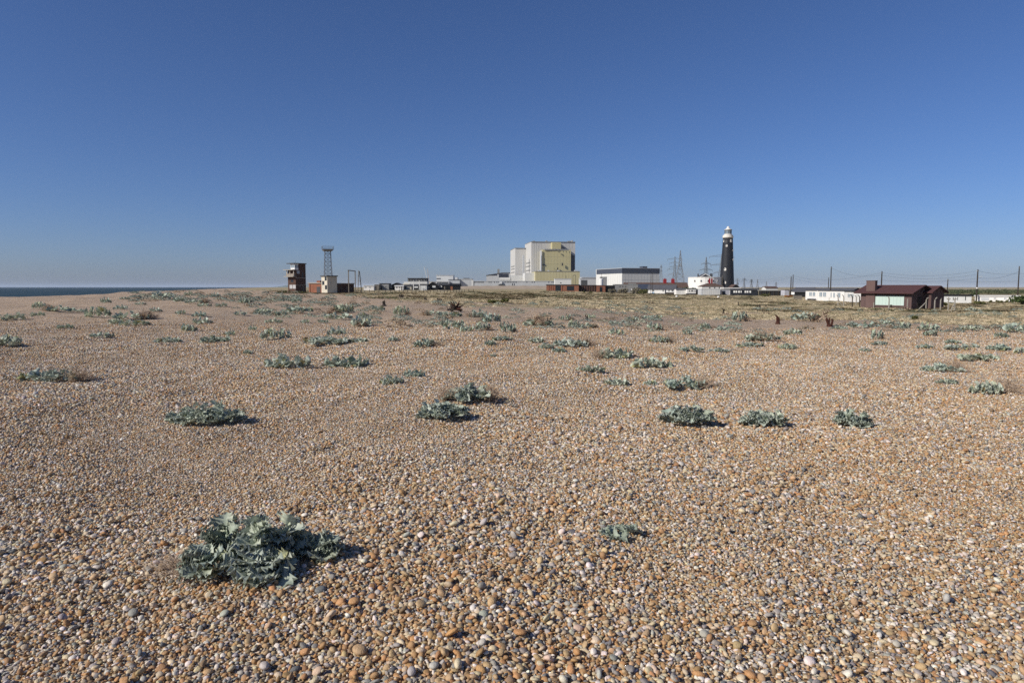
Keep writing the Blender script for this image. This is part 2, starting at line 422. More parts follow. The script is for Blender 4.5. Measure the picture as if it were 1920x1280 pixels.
# the 300 stones that show largest in the photograph stand as single objects
depth_ = PB[:, 1] * CP + (CAM_Z - PZ) * SP; prow = 640 - FPX * (PB[:, 1] * SP + (PZ - CAM_Z) * CP) / depth_; ppx = 960 + FPX * PB[:, 0] / depth_
inside = (prow < 1262) & (prow > 560) & (ppx > 15) & (ppx < 1905) & (PB[:, 3] > .3)
score = np.where(inside, PB[:, 2] / depth_, 0); big = np.argsort(-score)[:300]
rest = np.ones(NP_, bool); rest[big] = False

def points_object(name, P, rot, scl, cidx, colr, collection):
    n = len(P); me = bpy.data.meshes.new(name); me.vertices.add(n); me.vertices.foreach_set('co', P.astype(np.float32).ravel())
    for nm, tp, key, data in (('rot', 'FLOAT_VECTOR', 'vector', rot), ('scl', 'FLOAT_VECTOR', 'vector', scl), ('pick', 'INT', 'value', cidx), ('col', 'FLOAT_COLOR', 'color', np.concatenate([colr, np.ones((n, 1))], 1))):
        a = me.attributes.new(nm, tp, 'POINT'); a.data.foreach_set(key, np.ascontiguousarray(data, dtype=np.int32 if tp == 'INT' else np.float32).ravel())
    o = bpy.data.objects.new(name, me); col.objects.link(o)
    ng = bpy.data.node_groups.new(name + '_scatter', 'GeometryNodeTree')
    ng.interface.new_socket('Geometry', in_out='INPUT', socket_type='NodeSocketGeometry'); ng.interface.new_socket('Geometry', in_out='OUTPUT', socket_type='NodeSocketGeometry')
    N = ng.nodes; gi = N.new('NodeGroupInput'); go = N.new('NodeGroupOutput'); ip = N.new('GeometryNodeInstanceOnPoints'); ci_ = N.new('GeometryNodeCollectionInfo')
    ci_.inputs[0].default_value = collection; ci_.inputs[1].default_value = True; ci_.inputs[2].default_value = True
    def na_(nm, tp):
        q = N.new('GeometryNodeInputNamedAttribute'); q.data_type = tp; q.inputs[0].default_value = nm; return q.outputs[0]
    ng.links.new(gi.outputs[0], ip.inputs['Points']); ng.links.new(ci_.outputs[0], ip.inputs['Instance']); ip.inputs['Pick Instance'].default_value = True
    ng.links.new(na_('pick', 'INT'), ip.inputs['Instance Index']); ng.links.new(na_('rot', 'FLOAT_VECTOR'), ip.inputs['Rotation']); ng.links.new(na_('scl', 'FLOAT_VECTOR'), ip.inputs['Scale'])
    ng.links.new(ip.outputs[0], go.inputs[0])
    md = o.modifiers.new('scatter', 'NODES'); md.node_group = ng
    return o
PSC = PB[:, 2:3] * np.ones((1, 3)) * np.stack([np.ones(NP_), rs.uniform(.85, 1.1, NP_), rs.uniform(.85, 1.2, NP_)], 1)
P3 = np.stack([PB[:, 0], PB[:, 1], PZ], 1)
shingle = points_object('shingle', P3[rest], PROT[rest], PSC[rest], PIDX[rest], PCOL[rest], pcol)
tag(shingle, 'loose shingle of tan, grey and white flint pebbles covering the beach', 'shingle', kind='stuff')
PEB_WORD = ['tan', 'pale buff', 'orange-brown', 'light grey', 'off-white', 'mid grey', 'dull brown', 'dark slate-grey', 'rusty orange']
big_mesh = [pebble_mesh(100 + k, PEB_O, 'pebble') for k in range(NPROTO)]
for i in big:
    o = bpy.data.objects.new('pebble', big_mesh[PIDX[i]]); o.location = P3[i]; o.rotation_euler = PROT[i]; o.scale = PSC[i]
    o.color = tuple(PCOL[i]) + (1,); col.objects.link(o)
    side = 'left of the big kale' if ppx[i] < 330 else 'before the big sea kale' if ppx[i] < 660 else 'between the two front kales' if ppx[i] < 1090 else 'before the tiny kale' if ppx[i] < 1250 else 'right of the tiny kale'
    rowz = 'at the bottom edge' if prow[i] > 1190 else 'a step further back' if prow[i] < 1080 else 'near the bottom'
    kind_ = '%s %s' % (PSHAPE[PIDX[i]], PEB_WORD[ci[i]])
    tag(o, 'large %s pebble %s, %s' % (kind_, side, rowz), 'pebble', 'large pebbles %s, %s' % (side, rowz))

# ------------------------------------------------------------------ sea kale
def leaf_material():
    t = NT('kale_leaf'); tc = t.new('ShaderNodeTexCoord'); at = t.new('ShaderNodeAttribute', attribute_name='tint')
    tin = t.ramp(at.outputs['Fac'], [(0.0, lin('#98a292')), (0.3, lin('#b0b7a8')), (0.6, lin('#c4cabb')), (0.86, lin('#c5c8b0')), (0.93, lin('#b3b07c')), (1.0, lin('#98855f'))])
    n = t.noise(tc.outputs['Object'], 14, 4, 0.6); r = t.ramp(n.outputs[0], [(0.3, (0.75, 0.77, 0.76)), (0.6, (1.05, 1.05, 1.05))])
    c = t.mix(1.0, tin.outputs[0], r.outputs[0], 'MULTIPLY')
    rib = t.new('ShaderNodeAttribute', attribute_name='rib')
    c = t.mix(t.math('MULTIPLY', rib.outputs['Fac'], 0.55), c, lin('#a9b8a2'))
    oi = t.new('ShaderNodeObjectInfo'); vr = t.ramp(oi.outputs['Random'], [(0.0, (0.80, 0.84, 0.80)), (0.35, (1.0, 1.0, 1.0)), (0.7, (1.06, 1.05, 0.96)), (1.0, (0.88, 0.95, 0.98))])
    c = t.mix(1.0, c, vr.outputs[0], 'MULTIPLY')
    t.link(c, t.b.inputs['Base Color']); t.b.inputs['Roughness'].default_value = 0.5; t.b.inputs['Specular IOR Level'].default_value = 0.35
    t.bump(n.outputs[0], 0.3, 0.01)
    tr = t.new('ShaderNodeBsdfTranslucent'); t.link(c, tr.inputs['Color']); ms = t.new('ShaderNodeMixShader'); ms.inputs[0].default_value = 0.22
    t.link(t.b.outputs[0], ms.inputs[1]); t.link(tr.outputs[0], ms.inputs[2]); t.link(ms.outputs[0], t.n['Material Output'].inputs['Surface']); return t.m
LEAF = leaf_material()
def dry_material():
    t = NT('dry_stalk'); tc = t.new('ShaderNodeTexCoord'); n = t.noise(tc.outputs['Object'], 6, 3)
    r = t.ramp(n.outputs[0], [(0.3, lin('#927c66')), (0.5, lin('#b09a82')), (0.7, lin('#c8b39b'))]); t.link(r.outputs[0], t.b.inputs['Base Color']); t.b.inputs['Roughness'].default_value = 0.9
    return t.m
DRY = dry_material()

def leaf_geo(rs, nu, nv, L=0.17, W=0.075):
    """one thick wavy lobed leaf, base at the origin, growing along +X, upper face +Z"""
    t = np.linspace(0, 1, nu + 1)[:, None]; s = np.linspace(-1, 1, nv + 1)[None, :]
    ph = rs.uniform(0, 6.28, 4); nl = rs.uniform(3.0, 4.6)
    w = W * np.clip(np.sin(math.pi * np.clip(t, 0.02, .985) ** 0.75), 0, 1) ** 0.62
    side = np.where(s > 0, ph[0], ph[1])
    w = w * (1 + 0.34 * np.sin(nl * 6.28 * t + side) * np.abs(s) ** .5) + 0.006 * (1 - t)
    stem = 0.28
    x = L * (stem + (1 - stem) * t) + 0 * s; x = x + 0.05 * L * np.abs(s) * np.sin(nl * 6.28 * t + side + 1)
    y = w * s
    z = L * (0.34 * t - 0.42 * t ** 2.2) * rs.uniform(.2, 1.3) + 0 * s
    z = z + rs.uniform(.1, .55) * w * np.abs(s) ** 1.6 + rs.uniform(.2, .4) * W * np.abs(s) ** 1.4 * np.sin(nl * 12.0 * t + np.where(s > 0, ph[2], ph[3]))
    y = y + 0.012 * np.sin(3 * t + ph[0])
    V = np.stack([x, y, z], -1).reshape(-1, 3); k = nv + 1
    F = np.array([(i * k + j, i * k + j + 1, (i + 1) * k + j + 1, (i + 1) * k + j) for i in range(nu) for j in range(nv)])
    rib = (np.exp(-(s / .16) ** 2) * (1 - .6 * t)).ravel()
    # stalk
    o = len(V); sw = 0.006
    SV = np.array([(0, -sw, 0), (0, sw, 0), (L * stem * 1.15, sw, sw * .4), (L * stem * 1.15, -sw, sw * .4), (0, 0, -sw), (L * stem * 1.15, 0, -sw)])
    V = np.concatenate([V, SV]); F = np.concatenate([F, np.array([(0, 3, 2, 1), (0, 4, 5, 3), (1, 2, 5, 4)]) + o]); rib = np.concatenate([rib, np.ones(6)])
    return V, F, rib
def leaf_sets(rs, w, d, h, n, leafsize=1.0, lean=(0, 0)):
    """4x4 placements of n leaves on a low mound w x d x h: several crowns, outer leaves flat, inner ones upright"""
    out = []; nc = max(1, int(round(w / (0.21 * leafsize)))) * max(1, int(round(d / (0.22 * leafsize))))
    cs = []
    for k in range(nc):
        for _ in range(20):
            a = rs.uniform(0, 6.28); q = math.sqrt(rs.uniform(0, 1)) * .8; c = (q * math.cos(a) * w / 2, q * math.sin(a) * d / 2, q)
            if all((c[0] - e[0]) ** 2 + (c[1] - e[1]) ** 2 > (0.14 * leafsize) ** 2 for e in cs): break
        cs.append(c)
    for i in range(n):
        cx, cy, q = cs[i % nc]; k = (i // nc) / max(1, (n / nc))
        az = rs.uniform(0, 6.28) if q < .35 else math.atan2(cy, cx) + rs.normal(0, 1.25)
        el = R(8 + 50 * k * rs.uniform(.5, 1.15)) * (1 - .25 * q)
        sc = leafsize * rs.uniform(.62, 1.12) * (1.08 - .35 * k)
        z = h * (1 - q * q) * rs.uniform(.25, .9) * (0.35 + .65 * k)
        M = Matrix.Translation((cx + lean[0] * z, cy + lean[1] * z, z + .008)) @ Matrix.Rotation(az, 4, 'Z') @ Matrix.Rotation(-el, 4, 'Y') @ Matrix.Rotation(rs.normal(0, .5), 4, 'X') @ Matrix.Scale(sc, 4)
        out.append(M)
    return out
def merge_leaves(rs, mats, nu, nv):
    VV = []; FF = []; RB = []; TI = []; o = 0
    geos = [leaf_geo(rs, nu, nv) for _ in range(6)]
    for M in mats:
        V, F, rib = geos[rs.randint(6)]; m4 = np.array(M); P = V @ m4[:3, :3].T + m4[:3, 3]
        VV.append(P); FF.append(F + o); o += len(V); RB.append(rib); TI.append(np.full(len(V), min(1, abs(rs.normal(.42, .24)) if rs.uniform() < .95 else rs.uniform(.88, 1))))
    return np.concatenate(VV), np.concatenate(FF), np.concatenate(RB), np.concatenate(TI)
def foliage_mesh(rs, mats, nu=6, nv=4):
    V, F, rb, ti = merge_leaves(rs, mats, nu, nv)
    return np_mesh('foliage', V, F, LEAF, smooth=True, link=False, attrs={'rib': ('FLOAT', 'POINT', rb.astype(np.float32)), 'tint': ('FLOAT', 'POINT', ti.astype(np.float32))})
def dry_mesh(rs, w, h, n=90, thick=0.0028):
    """a wiry dome of last summer's dead flower stalks"""
    m = MB()
    for i in range(n):
        a = rs.uniform(0, 6.28); p = Vector((rs.normal(0, w * .1), rs.normal(0, w * .1), 0)); el = rs.uniform(.25, 1.4); L = rs.uniform(.5, 1.05) * (h * 1.0 if el > .9 else w * .55)
        d = Vector((math.cos(a) * math.cos(el), math.sin(a) * math.cos(el), math.sin(el))); pts = [p]
        for k in range(4):
            d = (d + Vector(rs.normal(0, .22, 3))).normalized(); d.z = max(d.z, -.05); pts.append(pts[-1] + d * L / 4)
        m.tube(pts, [thick, thick * .9, thick * .8, thick * .6, thick * .4], 3, False)
        for k in range(4):
            q = pts[rs.randint(2, 5)]; e = (d + Vector(rs.normal(0, .8, 3))).normalized(); r2 = q + e * L * .22; r3 = r2 + (e + Vector(rs.normal(0, .7, 3))) * L * .12
            m.tube([q, r2, r3], [thick * .6, thick * .5, thick * .35], 3, False)
    me = bpy.data.meshes.new('dry_stalks'); me.from_pydata(m.v, [], m.f); me.materials.append(DRY); return me

rs = np.random.RandomState(77)
LEAFV = []
for k in range(14):
    V, F_, rb = leaf_geo(rs, 15, 10); ti = [.12, .25, .3, .38, .42, .45, .5, .55, .6, .34, .66, .48, .9, .2][k]
    LEAFV.append(np_mesh('leaf', V, F_, LEAF, smooth=True, link=False, attrs={'rib': ('FLOAT', 'POINT', rb.astype(np.float32)), 'tint': ('FLOAT', 'POINT', np.full(len(V), ti, np.float32))}))
def put(name, me, parent, M=None):
    o = bpy.data.objects.new(name, me); o.parent = parent
    if M is not None: o.matrix_local = M
    col.objects.link(o); return o

# mid-distance plants share a dozen foliage shapes
MIDF = []
for k in range(12):
    asp = [.55, .7, .45, .8, .5, .6, .9, .4, .65, .5, .75, .55][k]
    MIDF.append(foliage_mesh(rs, leaf_sets(rs, 1.0, asp, .17, int(58 + 30 * asp), 1.0), 7, 5))
FARF = [foliage_mesh(rs, leaf_sets(rs, 1.0, .55, .18, 46, 1.1), 3, 2) for _ in range(8)]
DRYM = [dry_mesh(rs, .62, .34, 120, .0045) for _ in range(4)]
DRYF = [dry_mesh(rs, .62, .34, 110, .011) for _ in range(3)]

# (left, right, top row, base row, where dry stalks stand, label)
KALE = [
 (330, 632, 945, 1090, '', 'biggest sea kale in front, blue-green crumpled leaves, one leaf yellowed'),
 (1095, 1190, 966, 1016, '', 'tiny ragged sea kale sprouting alone from the shingle, right of the biggest'),
 (305, 475, 750, 803, '', 'dense dark rounded sea kale mound behind and left of the biggest plant'),
 (42, 150, 690, 720, 'r', 'sea kale near the left edge with wiry dead stalks above it'),
 (-22, 40, 628, 652, 'l', 'sea kale cut by the left edge of the picture, half brown'),
 (833, 925, 718, 757, 'lr', 'upright sea kale behind another, brown stalks to its left and right'),
 (772, 882, 752, 790, '', 'pale sea kale with upright leaves in front of the one with brown stalks'),
 (495, 585, 664, 692, '', 'blue-green sea kale, left one of two side by side'),
 (605, 693, 665, 691, '', 'sea kale with a pale curled leaf, right one of two side by side'),
 (713, 758, 703, 722, '', 'low sea kale touching a taller one behind its right end'),
 (755, 797, 690, 708, '', 'spiky little sea kale just behind and right of a low one'),
 (1230, 1340, 763, 802, '', 'wide grey-green sea kale, leftmost of three in the right-hand row'),
 (1390, 1478, 767, 802, '', 'low grey-green sea kale, middle of three in the right-hand row'),
 (1563, 1627, 763, 806, 'r', 'tall-leaved sea kale with dead stalks at its foot, rightmost of three'),
 (1823, 1880, 714, 742, 'R', 'sea kale at the right with a big brown dome of dead stalks'),
 (1728, 1800, 681, 698, 'r', 'flat blue-grey sea kale with dead stalks at its right end'),
 (1798, 1868, 664, 679, '', 'long low sea kale close to the right edge, no stalks'),
 (1755, 1795, 708, 722, '', 'small thin sea kale between two stalky plants at the right'),
 (1180, 1258, 669, 692, '', 'bushy blue-green sea kale just right of a half-dead brown one'),
 (1120, 1190, 650, 675, 'l', 'half-dead sea kale under a thick brown tangle, mid-shingle'),
 (1080, 1133, 684, 700, '', 'small sea kale in two tufts below the brown tangle'),
 (1132, 1182, 708, 725, '', 'small loose sea kale left of a long one with brown stalks'),
 (1240, 1325, 704, 735, 'r', 'long flat sea kale with thin brown stalks over its right end'),
 (1208, 1235, 711, 723, '', 'little tuft of sea kale touching the long flat one'),
 (375, 430, 626, 643, '', 'compact sea kale, larger of a pair on the left shingle'),
 (423, 443, 622, 630, '', 'small sea kale behind the compact larger one of the pair'),
 (290, 338, 631, 643, '', 'low sea kale left of the compact pair'),
 (173, 209, 625, 636, '', 'lone sea kale on the left shingle, middle of a bare patch'),
 (565, 660, 633, 650, '', 'long sea kale spreading sideways, joined to a shorter one'),
 (655, 692, 632, 643, '', 'shorter sea kale at the right end of a long one'),
 (490, 540, 622, 639, '', 'leafy sea kale left of and behind the long spreading one'),
 (615, 650, 615, 628, '', 'small rounded sea kale behind the long spreading one'),
 (727, 748, 630, 641, '', 'single tuft of sea kale on bare shingle, centre left'),
 (776, 822, 632, 653, 'r', 'dark sea kale with pale dead stalks, alone at centre'),
 (660, 697, 598, 614, 't', 'sea kale nearly hidden under brown stalks, below the mast'),
 (455, 472, 655, 665, '', 'faint pale seedling of sea kale on bare shingle at left'),
 (908, 930, 637, 650, '', 'low sea kale, nearest of a loose string of clumps at centre'),
 (925, 962, 630, 641, '', 'flat sea kale at the left end of the centre string'),
 (990, 1022, 631, 644, '', 'tufted sea kale in the middle of the centre string'),
 (1010, 1040, 643, 655, '', 'sea kale in front of the tufted one, centre string'),
 (1036, 1062, 650, 661, '', 'small sea kale, lowest of the centre string'),
 (1035, 1105, 634, 653, 'r', 'large sea kale at the right end of the centre string, brown stalks'),
 (1217, 1258, 628, 642, 'r', 'sea kale with a brown puff at its right, below the white bungalow'),
 (1270, 1322, 645, 660, '', 'spiky sea kale left of a flat strip of kale'),
 (1330, 1368, 650, 661, '', 'flat strip of sea kale right of a spiky one'),
 (1375, 1440, 640, 652, '', 'long low sea kale in front of a bushier grey-green clump'),
 (1395, 1465, 621, 641, 't', 'bushy grey-green sea kale below the lighthouse, right side'),
 (1460, 1492, 643, 656, 'r', 'sea kale with brown right end beside the long low clump'),
 (1470, 1502, 617, 628, '', 'sea kale just below the rust-brown stump'),
 (1632, 1655, 622, 637, 'r', 'sea kale with a round brown puff, below the maroon hut'),
 (1632, 1665, 639, 648, '', 'low sea kale in front of the one with the round puff'),
 (1610, 1632, 652, 660, '', 'thin green sea kale on bare shingle below the maroon hut'),
 (1720, 1750, 644, 654, '', 'leftmost sea kale of the low right-hand row'),
 (1770, 1842, 645, 657, '', 'longest sea kale of the low right-hand row'),
 (1770, 1800, 635, 645, '', 'sea kale behind the longest of the right-hand row'),
 (1848, 1897, 645, 658, '', 'sea kale near the right edge, end of the low row'),
 (1902, 1935, 651, 664, '', 'sea kale cut off by the right edge of the picture'),
 (1730, 1757, 622, 631, '', 'small dense sea kale above the low right-hand row'),
 (827, 868, 602, 618, '', 'leafy sea kale left of the grassy field, pale leaves'),
 (865, 888, 612, 623, '', 'low sea kale trailing from a leafier one at its left'),
 (890, 918, 608, 621, 'r', 'sea kale with a small brown puff, left of a browner one'),
 (938, 965, 608, 624, 'r', 'sea kale beside a round brown puff at centre'),
 (1065, 1085, 604, 615, '', 'sea kale standing left of a low trailing clump'),
 (1085, 1115, 607, 615, 'r', 'low trailing sea kale ending in a brown puff'),
 (1143, 1170, 617, 628, '', 'neat sea kale clump alone on the shingle, right of centre'),
 (738, 765, 577, 592, 'r', 'sea kale wholly covered by a round tan puff of stalks'),
 (605, 660, 589, 599, '', 'long thin sea kale below the stair block'),
 (620, 662, 574, 589, 'l', 'sea kale right of a brown puff below the stair block'),
 (215, 275, 588, 601, 'r', 'sea kale with a brown right half on the left shingle'),
 (230, 278, 603, 611, '', 'sea kale in front of the half-brown one'),
 (200, 231, 601, 610, '', 'small kale left of the one in front of the half-brown clump'),
 (335, 368, 610, 622, '', 'sea kale just behind the compact pair at left'),
 (360, 396, 597, 608, '', 'wide dark sea kale two clumps behind the compact pair'),
 (107, 138, 610, 617, '', 'dark sea kale on bare shingle, left of the half-brown one'),
 (10, 45, 590, 602, '', 'leafy sea kale near the left edge below the beach ridge'),
 (-6, 9, 594, 603, '', 'scrap of sea kale at the very left edge'),
 (58, 84, 586, 593, '', 'low sea kale on the ridge, left side'),
 (90, 135, 576, 586, 'l', 'long dark sea kale on the crest of the beach ridge'),
 (132, 158, 581, 586, '', 'flat tail of sea kale right of the long ridge one'),
 (62, 84, 569, 580, '', 'dark sea kale standing highest on the left beach ridge'),
 (165, 205, 580, 596, '', ''), (188, 207, 559, 568, '', ''), (215, 240, 573, 580, '', ''), (226, 242, 557, 562, '', ''), (280, 302, 578, 585, '', ''),
 (331, 350, 583, 590, '', ''), (362, 388, 586, 594, '', ''), (322, 344, 559, 567, '', ''), (350, 385, 562, 570, 'r', ''), (372, 394, 568, 575, '', ''),
 (403, 426, 570, 576, '', ''), (445, 470, 560, 569, '', ''), (288, 325, 549, 560, '', ''), (345, 361, 548, 555, '', ''), (466, 482, 611, 619, '', ''),
 (500, 528, 597, 606, '', ''), (565, 582, 600, 607, '', ''), (596, 614, 600, 606, '', ''), (480, 508, 580, 589, '', ''), (512, 538, 583, 593, '', ''), (530, 585, 578, 588, '', ''),
 (672, 688, 588, 596, '', ''), (795, 830, 583, 592, 'l', ''), (828, 866, 588, 596, '', ''), (880, 915, 583, 596, 'l', ''), (900, 938, 590, 606, '', ''), (917, 931, 664, 670, '', ''),
 (980, 1040, 600, 610, 't', ''), (1000, 1028, 591, 600, 'r', ''), (1050, 1072, 592, 602, 'r', ''), (1280, 1296, 620, 629, '', ''), (1312, 1333, 608, 619, '', ''), (1343, 1369, 611, 620, '', ''),
 (1215, 1240, 607, 619, 'r', ''), (1370, 1400, 588, 603, 'r', ''), (1175, 1196, 594, 602, 't', ''), (1210, 1241, 592, 598, '', ''), (1595, 1640, 606, 616, '', ''), (1640, 1672, 600, 610, 'l', ''),
 (1686, 1708, 607, 616, '', ''), (1725, 1757, 608, 621, '', ''), (1800, 1830, 611, 620, '', ''), (1880, 1925, 611, 625, '', ''), (1565, 1586, 612, 617, '', ''), (1480, 1535, 589, 602, 'r', ''), (1140, 1162, 602, 609, '', ''),
 (1865, 1890, 625, 634, 'r', ''), (1100, 1118, 590, 597, '', ''), (440, 462, 584, 592, '', ''), (395, 412, 550, 557, '', ''), (255, 272, 566, 572, '', ''), (700, 722, 577, 585, '', ''), (545, 566, 560, 568, '', ''),
]
def auto_label(px, row, wide, dry):
    """which one: by size, stalks and the nearest thing one can find"""
    marks = [(62, 575, 'the left beach ridge'), (240, 600, 'the half-brown left kale'), (240, 560, 'the far beach crest'), (400, 640, 'the compact left pair'), (400, 560, 'the shingle horizon left of the lookout tower'), (545, 590, 'the leafy kale below the lookout tower'), (557, 560, 'the brick lookout tower'),
             (615, 585, 'the stair block'), (700, 580, 'the tall gantry posts'), (750, 590, 'the round tan puff'), (850, 585, 'the dark driftwood heap'), (940, 600, 'the green hummock'), (1040, 600, 'the brick pavilion'),
             (1170, 600, 'the white hall'), (1240, 610, 'the white bungalow'), (1345, 610, 'the lighthouse'), (1480, 610, 'the rust-brown stump'), (1555, 612, 'the three-pronged stump'), (1650, 600, "the maroon hut's chimney"), (1740, 610, "the maroon hut's porch"), (1880, 610, 'the far white sheds')]
    mk = min(marks, key=lambda q: (q[0] - px) ** 2 + 6 * (q[1] - row) ** 2)
    rel = ('left of' if px < mk[0] - 14 else 'right of' if px > mk[0] + 14 else 'straight below')
    return '%s sea kale%s %s %s' % (wide, ' with brown stalks' if dry else '', rel, mk[2])
used = {}
for n, (x0, x1, ytop, yb, dry, lab) in enumerate(KALE):
    rk = np.random.RandomState(900 + n); pc = (x0 + x1) / 2
    fx, fy, fz = spot(pc, yb); w = (x1 - x0) / FPX * math.hypot(fy, .5)
    near = yb > 755
    dep = w * (.62 if near else .5); cy = fy + dep * .42; cx = fx * cy / fy; cz = land1(cx, cy)
    if not lab:
        lab = auto_label(pc, yb, 'long' if w > 2.4 else 'small' if w < 1.1 else 'broad', dry)
        if lab in used:
            lab = lab.replace(' sea kale', [' flat', ' tufted', ' dark', ' pale'][n % 4] + ' sea kale', 1)
    used[lab] = 1
    root = empty('sea_kale', (cx, cy, cz), 0, lab, 'sea kale', 'sea kale clumps on the shingle')
    # height left once the ground it covers is taken off
    hpx = (yb - ytop); ground_px = FPX * CAM_Z * (1 / fy - 1 / (fy + dep * .8)); h = max(.55 * hpx, hpx - ground_px) / FPX * fy
    if near:
        nl = {0: 215, 1: 11, 2: 260}.get(n, 110)
        if n == 0: h = .22
        if n == 1: h = .012
        if n == 2: h = .2
        lsz = {0: .96, 1: .7, 2: .66}.get(n, .85)
        mats = leaf_sets(rk, w * (1.06 if n == 0 else .97), dep, h * 1.25, nl, lsz)
        for k, M in enumerate(mats):
            put('leaf', LEAFV[12 if (n == 0 and k in (37,)) else (0, 13, 1)[k % 3] if n == 1 else rk.randint(0, 12 if rk.uniform() < .97 else 14)], root, M)
        if n == 0:                              # shrivelled old leaves and stalks at its left foot
            put('dry_stalks', DRYM[0], root, Matrix.Translation((-w * .47, .03, -.01)) @ Matrix.Diagonal((.75, .6, .25, 1)))
    else:
        src = MIDF if yb > 640 else FARF
        me = src[rk.randint(len(src))]; zs = (1.0 if yb > 640 else 1.35) * hpx / FPX * fy / max(v.co.z for v in me.vertices); flipx = rk.choice([-1, 1])
        sc = w * (1.05 if yb > 640 else 1.18); put('foliage', me, root, Matrix.Rotation(rk.choice([0, math.pi]) + rk.normal(0, .15), 4, 'Z') @ Matrix.Diagonal((sc, sc, zs, 1)))
    for q in dry:
        big_ = q == 'R'; dm = (DRYM if yb > 640 else DRYF)[rk.randint(3)]; s_ = (w * (1.0 if big_ else .75)) / .62
        off = {'l': -w * .42, 'r': w * .45, 't': 0, 'R': w * .75}[q]
        s_ *= .95 if q == 't' or big_ else .8
        put('dry_stalks', dm, root, Matrix.Translation((off, .05 * w, 0)) @ Matrix.Rotation(rk.uniform(0, 6), 4, 'Z') @ Matrix.Diagonal((s_, s_, s_ * (1.15 if big_ or n in (5,) else .9), 1)))

# ------------------------------------------------------------------ ground cover of the field and the far beach
def tuft_material(name, stops):
    t = NT(name); a = t.new('ShaderNodeAttribute', attribute_type='INSTANCER', attribute_name='col')
    t.link(a.outputs['Color'], t.b.inputs['Base Color']); t.b.inputs['Roughness'].default_value = 0.9; t.b.inputs['Specular IOR Level'].default_value = 0.1; return t.m
TUFT = tuft_material('dry_grass_blades', None)
gcol_ = bpy.data.collections.new('tuft_shapes')
rs = np.random.RandomState(3)
for k in range(6):
    V = []; Ft = []
    for b in range(34):
        a = rs.uniform(0, 6.28); q = math.sqrt(rs.uniform()) * .42; L = rs.uniform(.5, 1.1) * (.9 - .8 * q) * .5; bx, by = q * math.cos(a), q * math.sin(a); la = a + rs.normal(0, .6); le = rs.uniform(.1, .55) * L
        tx, ty = bx + le * math.cos(la), by + le * math.sin(la); w = .022; px_, py_ = -math.sin(la + 1.2) * w, math.cos(la + 1.2) * w; o = len(V)
        V += [(bx - px_, by - py_, -.05), (bx + px_, by + py_, -.05), (bx * .5 + tx * .5 + px_ * .8, by * .5 + ty * .5 + py_ * .8, L * .62), (bx * .5 + tx * .5 - px_ * .8, by * .5 + ty * .5 - py_ * .8, L * .62), (tx, ty, L), (tx, ty, L)]
        Ft += [(o, o + 1, o + 2, o + 3), (o + 3, o + 2, o + 4, o + 5)]
    gcol_.objects.link(bpy.data.objects.new('tuft_shape_%d' % k, np_mesh('tuft_shape', np.array(V), np.array(Ft), TUFT, link=False)))
n = 60000
az = rs.uniform(-24, 42, n); rr_ = np.exp(rs.uniform(math.log(42), math.log(330), n)); X = rr_ * np.sin(np.radians(az)); Y = rr_ * np.cos(np.radians(az))
gdist = np.interp(az, [g[0] for g in GB], [g[1] for g in GB]); pat = np.sin(X * .21 + 1.3 * np.sin(Y * .11)) * np.sin(Y * .17 + .9 * np.sin(X * .09)) + .6 * np.sin(X * .63 + Y * .3) * np.sin(Y * .71)
prob = sstep(.92, 1.6, rr_ / gdist) * np.clip(.5 + .6 * pat, .05, 1)
ok = rs.uniform(size=n) < prob; X, Y, pat = X[ok], Y[ok], pat[ok]; n = len(X)
gcs = np.array([lin(h) for h in ('#b4a586', '#c0af90', '#a3977a', '#938c6d', '#c9b99c', '#9e8b70', '#857f60')])
ci2 = rs.choice(len(gcs), n, p=[.22, .2, .18, .13, .15, .07, .05])
hgt = rs.uniform(.2, .5, n); wid = rs.uniform(.6, 1.8, n)
grass_o = points_object('grass', np.stack([X, Y, land(X, Y)], 1), np.stack([0 * X, 0 * X, rs.uniform(0, 6.28, n)], 1), np.stack([wid, wid * .9, hgt], 1), rs.randint(0, 6, n), gcs[ci2] * (1 + rs.normal(0, .12, n))[:, None], gcol_)
tag(grass_o, 'dry tan and olive grass covering the flat field before the buildings', 'grass', kind='stuff')

# far low kale and scrub that reads as one mass
DRYT = tuft_material('scrub_leaves', None); scol = bpy.data.collections.new('scrub_shapes'); rs = np.random.RandomState(8)
for k in range(6):
    V = []; Ft = []
    for b in range(120):
        a = rs.uniform(0, 6.28); q = math.sqrt(rs.uniform()); zz = (1 - q * q) * rs.uniform(.3, 1) * .42; c = np.array([q * math.cos(a) * .5, q * math.sin(a) * .5, zz]); u = rs.normal(size=3); u /= np.linalg.norm(u); v_ = np.cross(u, rs.normal(size=3)); v_ /= np.linalg.norm(v_); s = rs.uniform(.04, .085); o = len(V)
        V += [c - u * s, c + v_ * s * .6, c + u * s, c - v_ * s * .6]; Ft.append((o, o + 1, o + 2, o + 3))
    scol.objects.link(bpy.data.objects.new('scrub_shape_%d' % k, np_mesh('scrub_shape', np.array(V), np.array(Ft), DRYT, link=False)))
def scatter_rows(n, pxr, rowr, seed):
    q = np.random.RandomState(seed); out = []
    for i in range(n):
        x, y, z = spot(q.uniform(*pxr), rowr[0] + (rowr[1] - rowr[0]) * q.uniform() ** 1.0, 700); out.append((x, y, z))
    return np.array(out)
ka = np.concatenate([scatter_rows(190, (250, 560), (543.5, 566), 1), scatter_rows(140, (440, 720), (548, 596), 2), scatter_rows(120, (680, 1240), (566, 616), 6), scatter_rows(160, (1160, 1920), (578, 624), 3)])
ka = ka[[all(abs(960 + FPX * p[0] / p[1] - q) > 14 or p[1] > dq for q, dq in ((1458, 85), (1555, 80), (1547, 92), (854, 60), (720, 90)) ) for p in ka]]   # nothing grows in front of the stumps
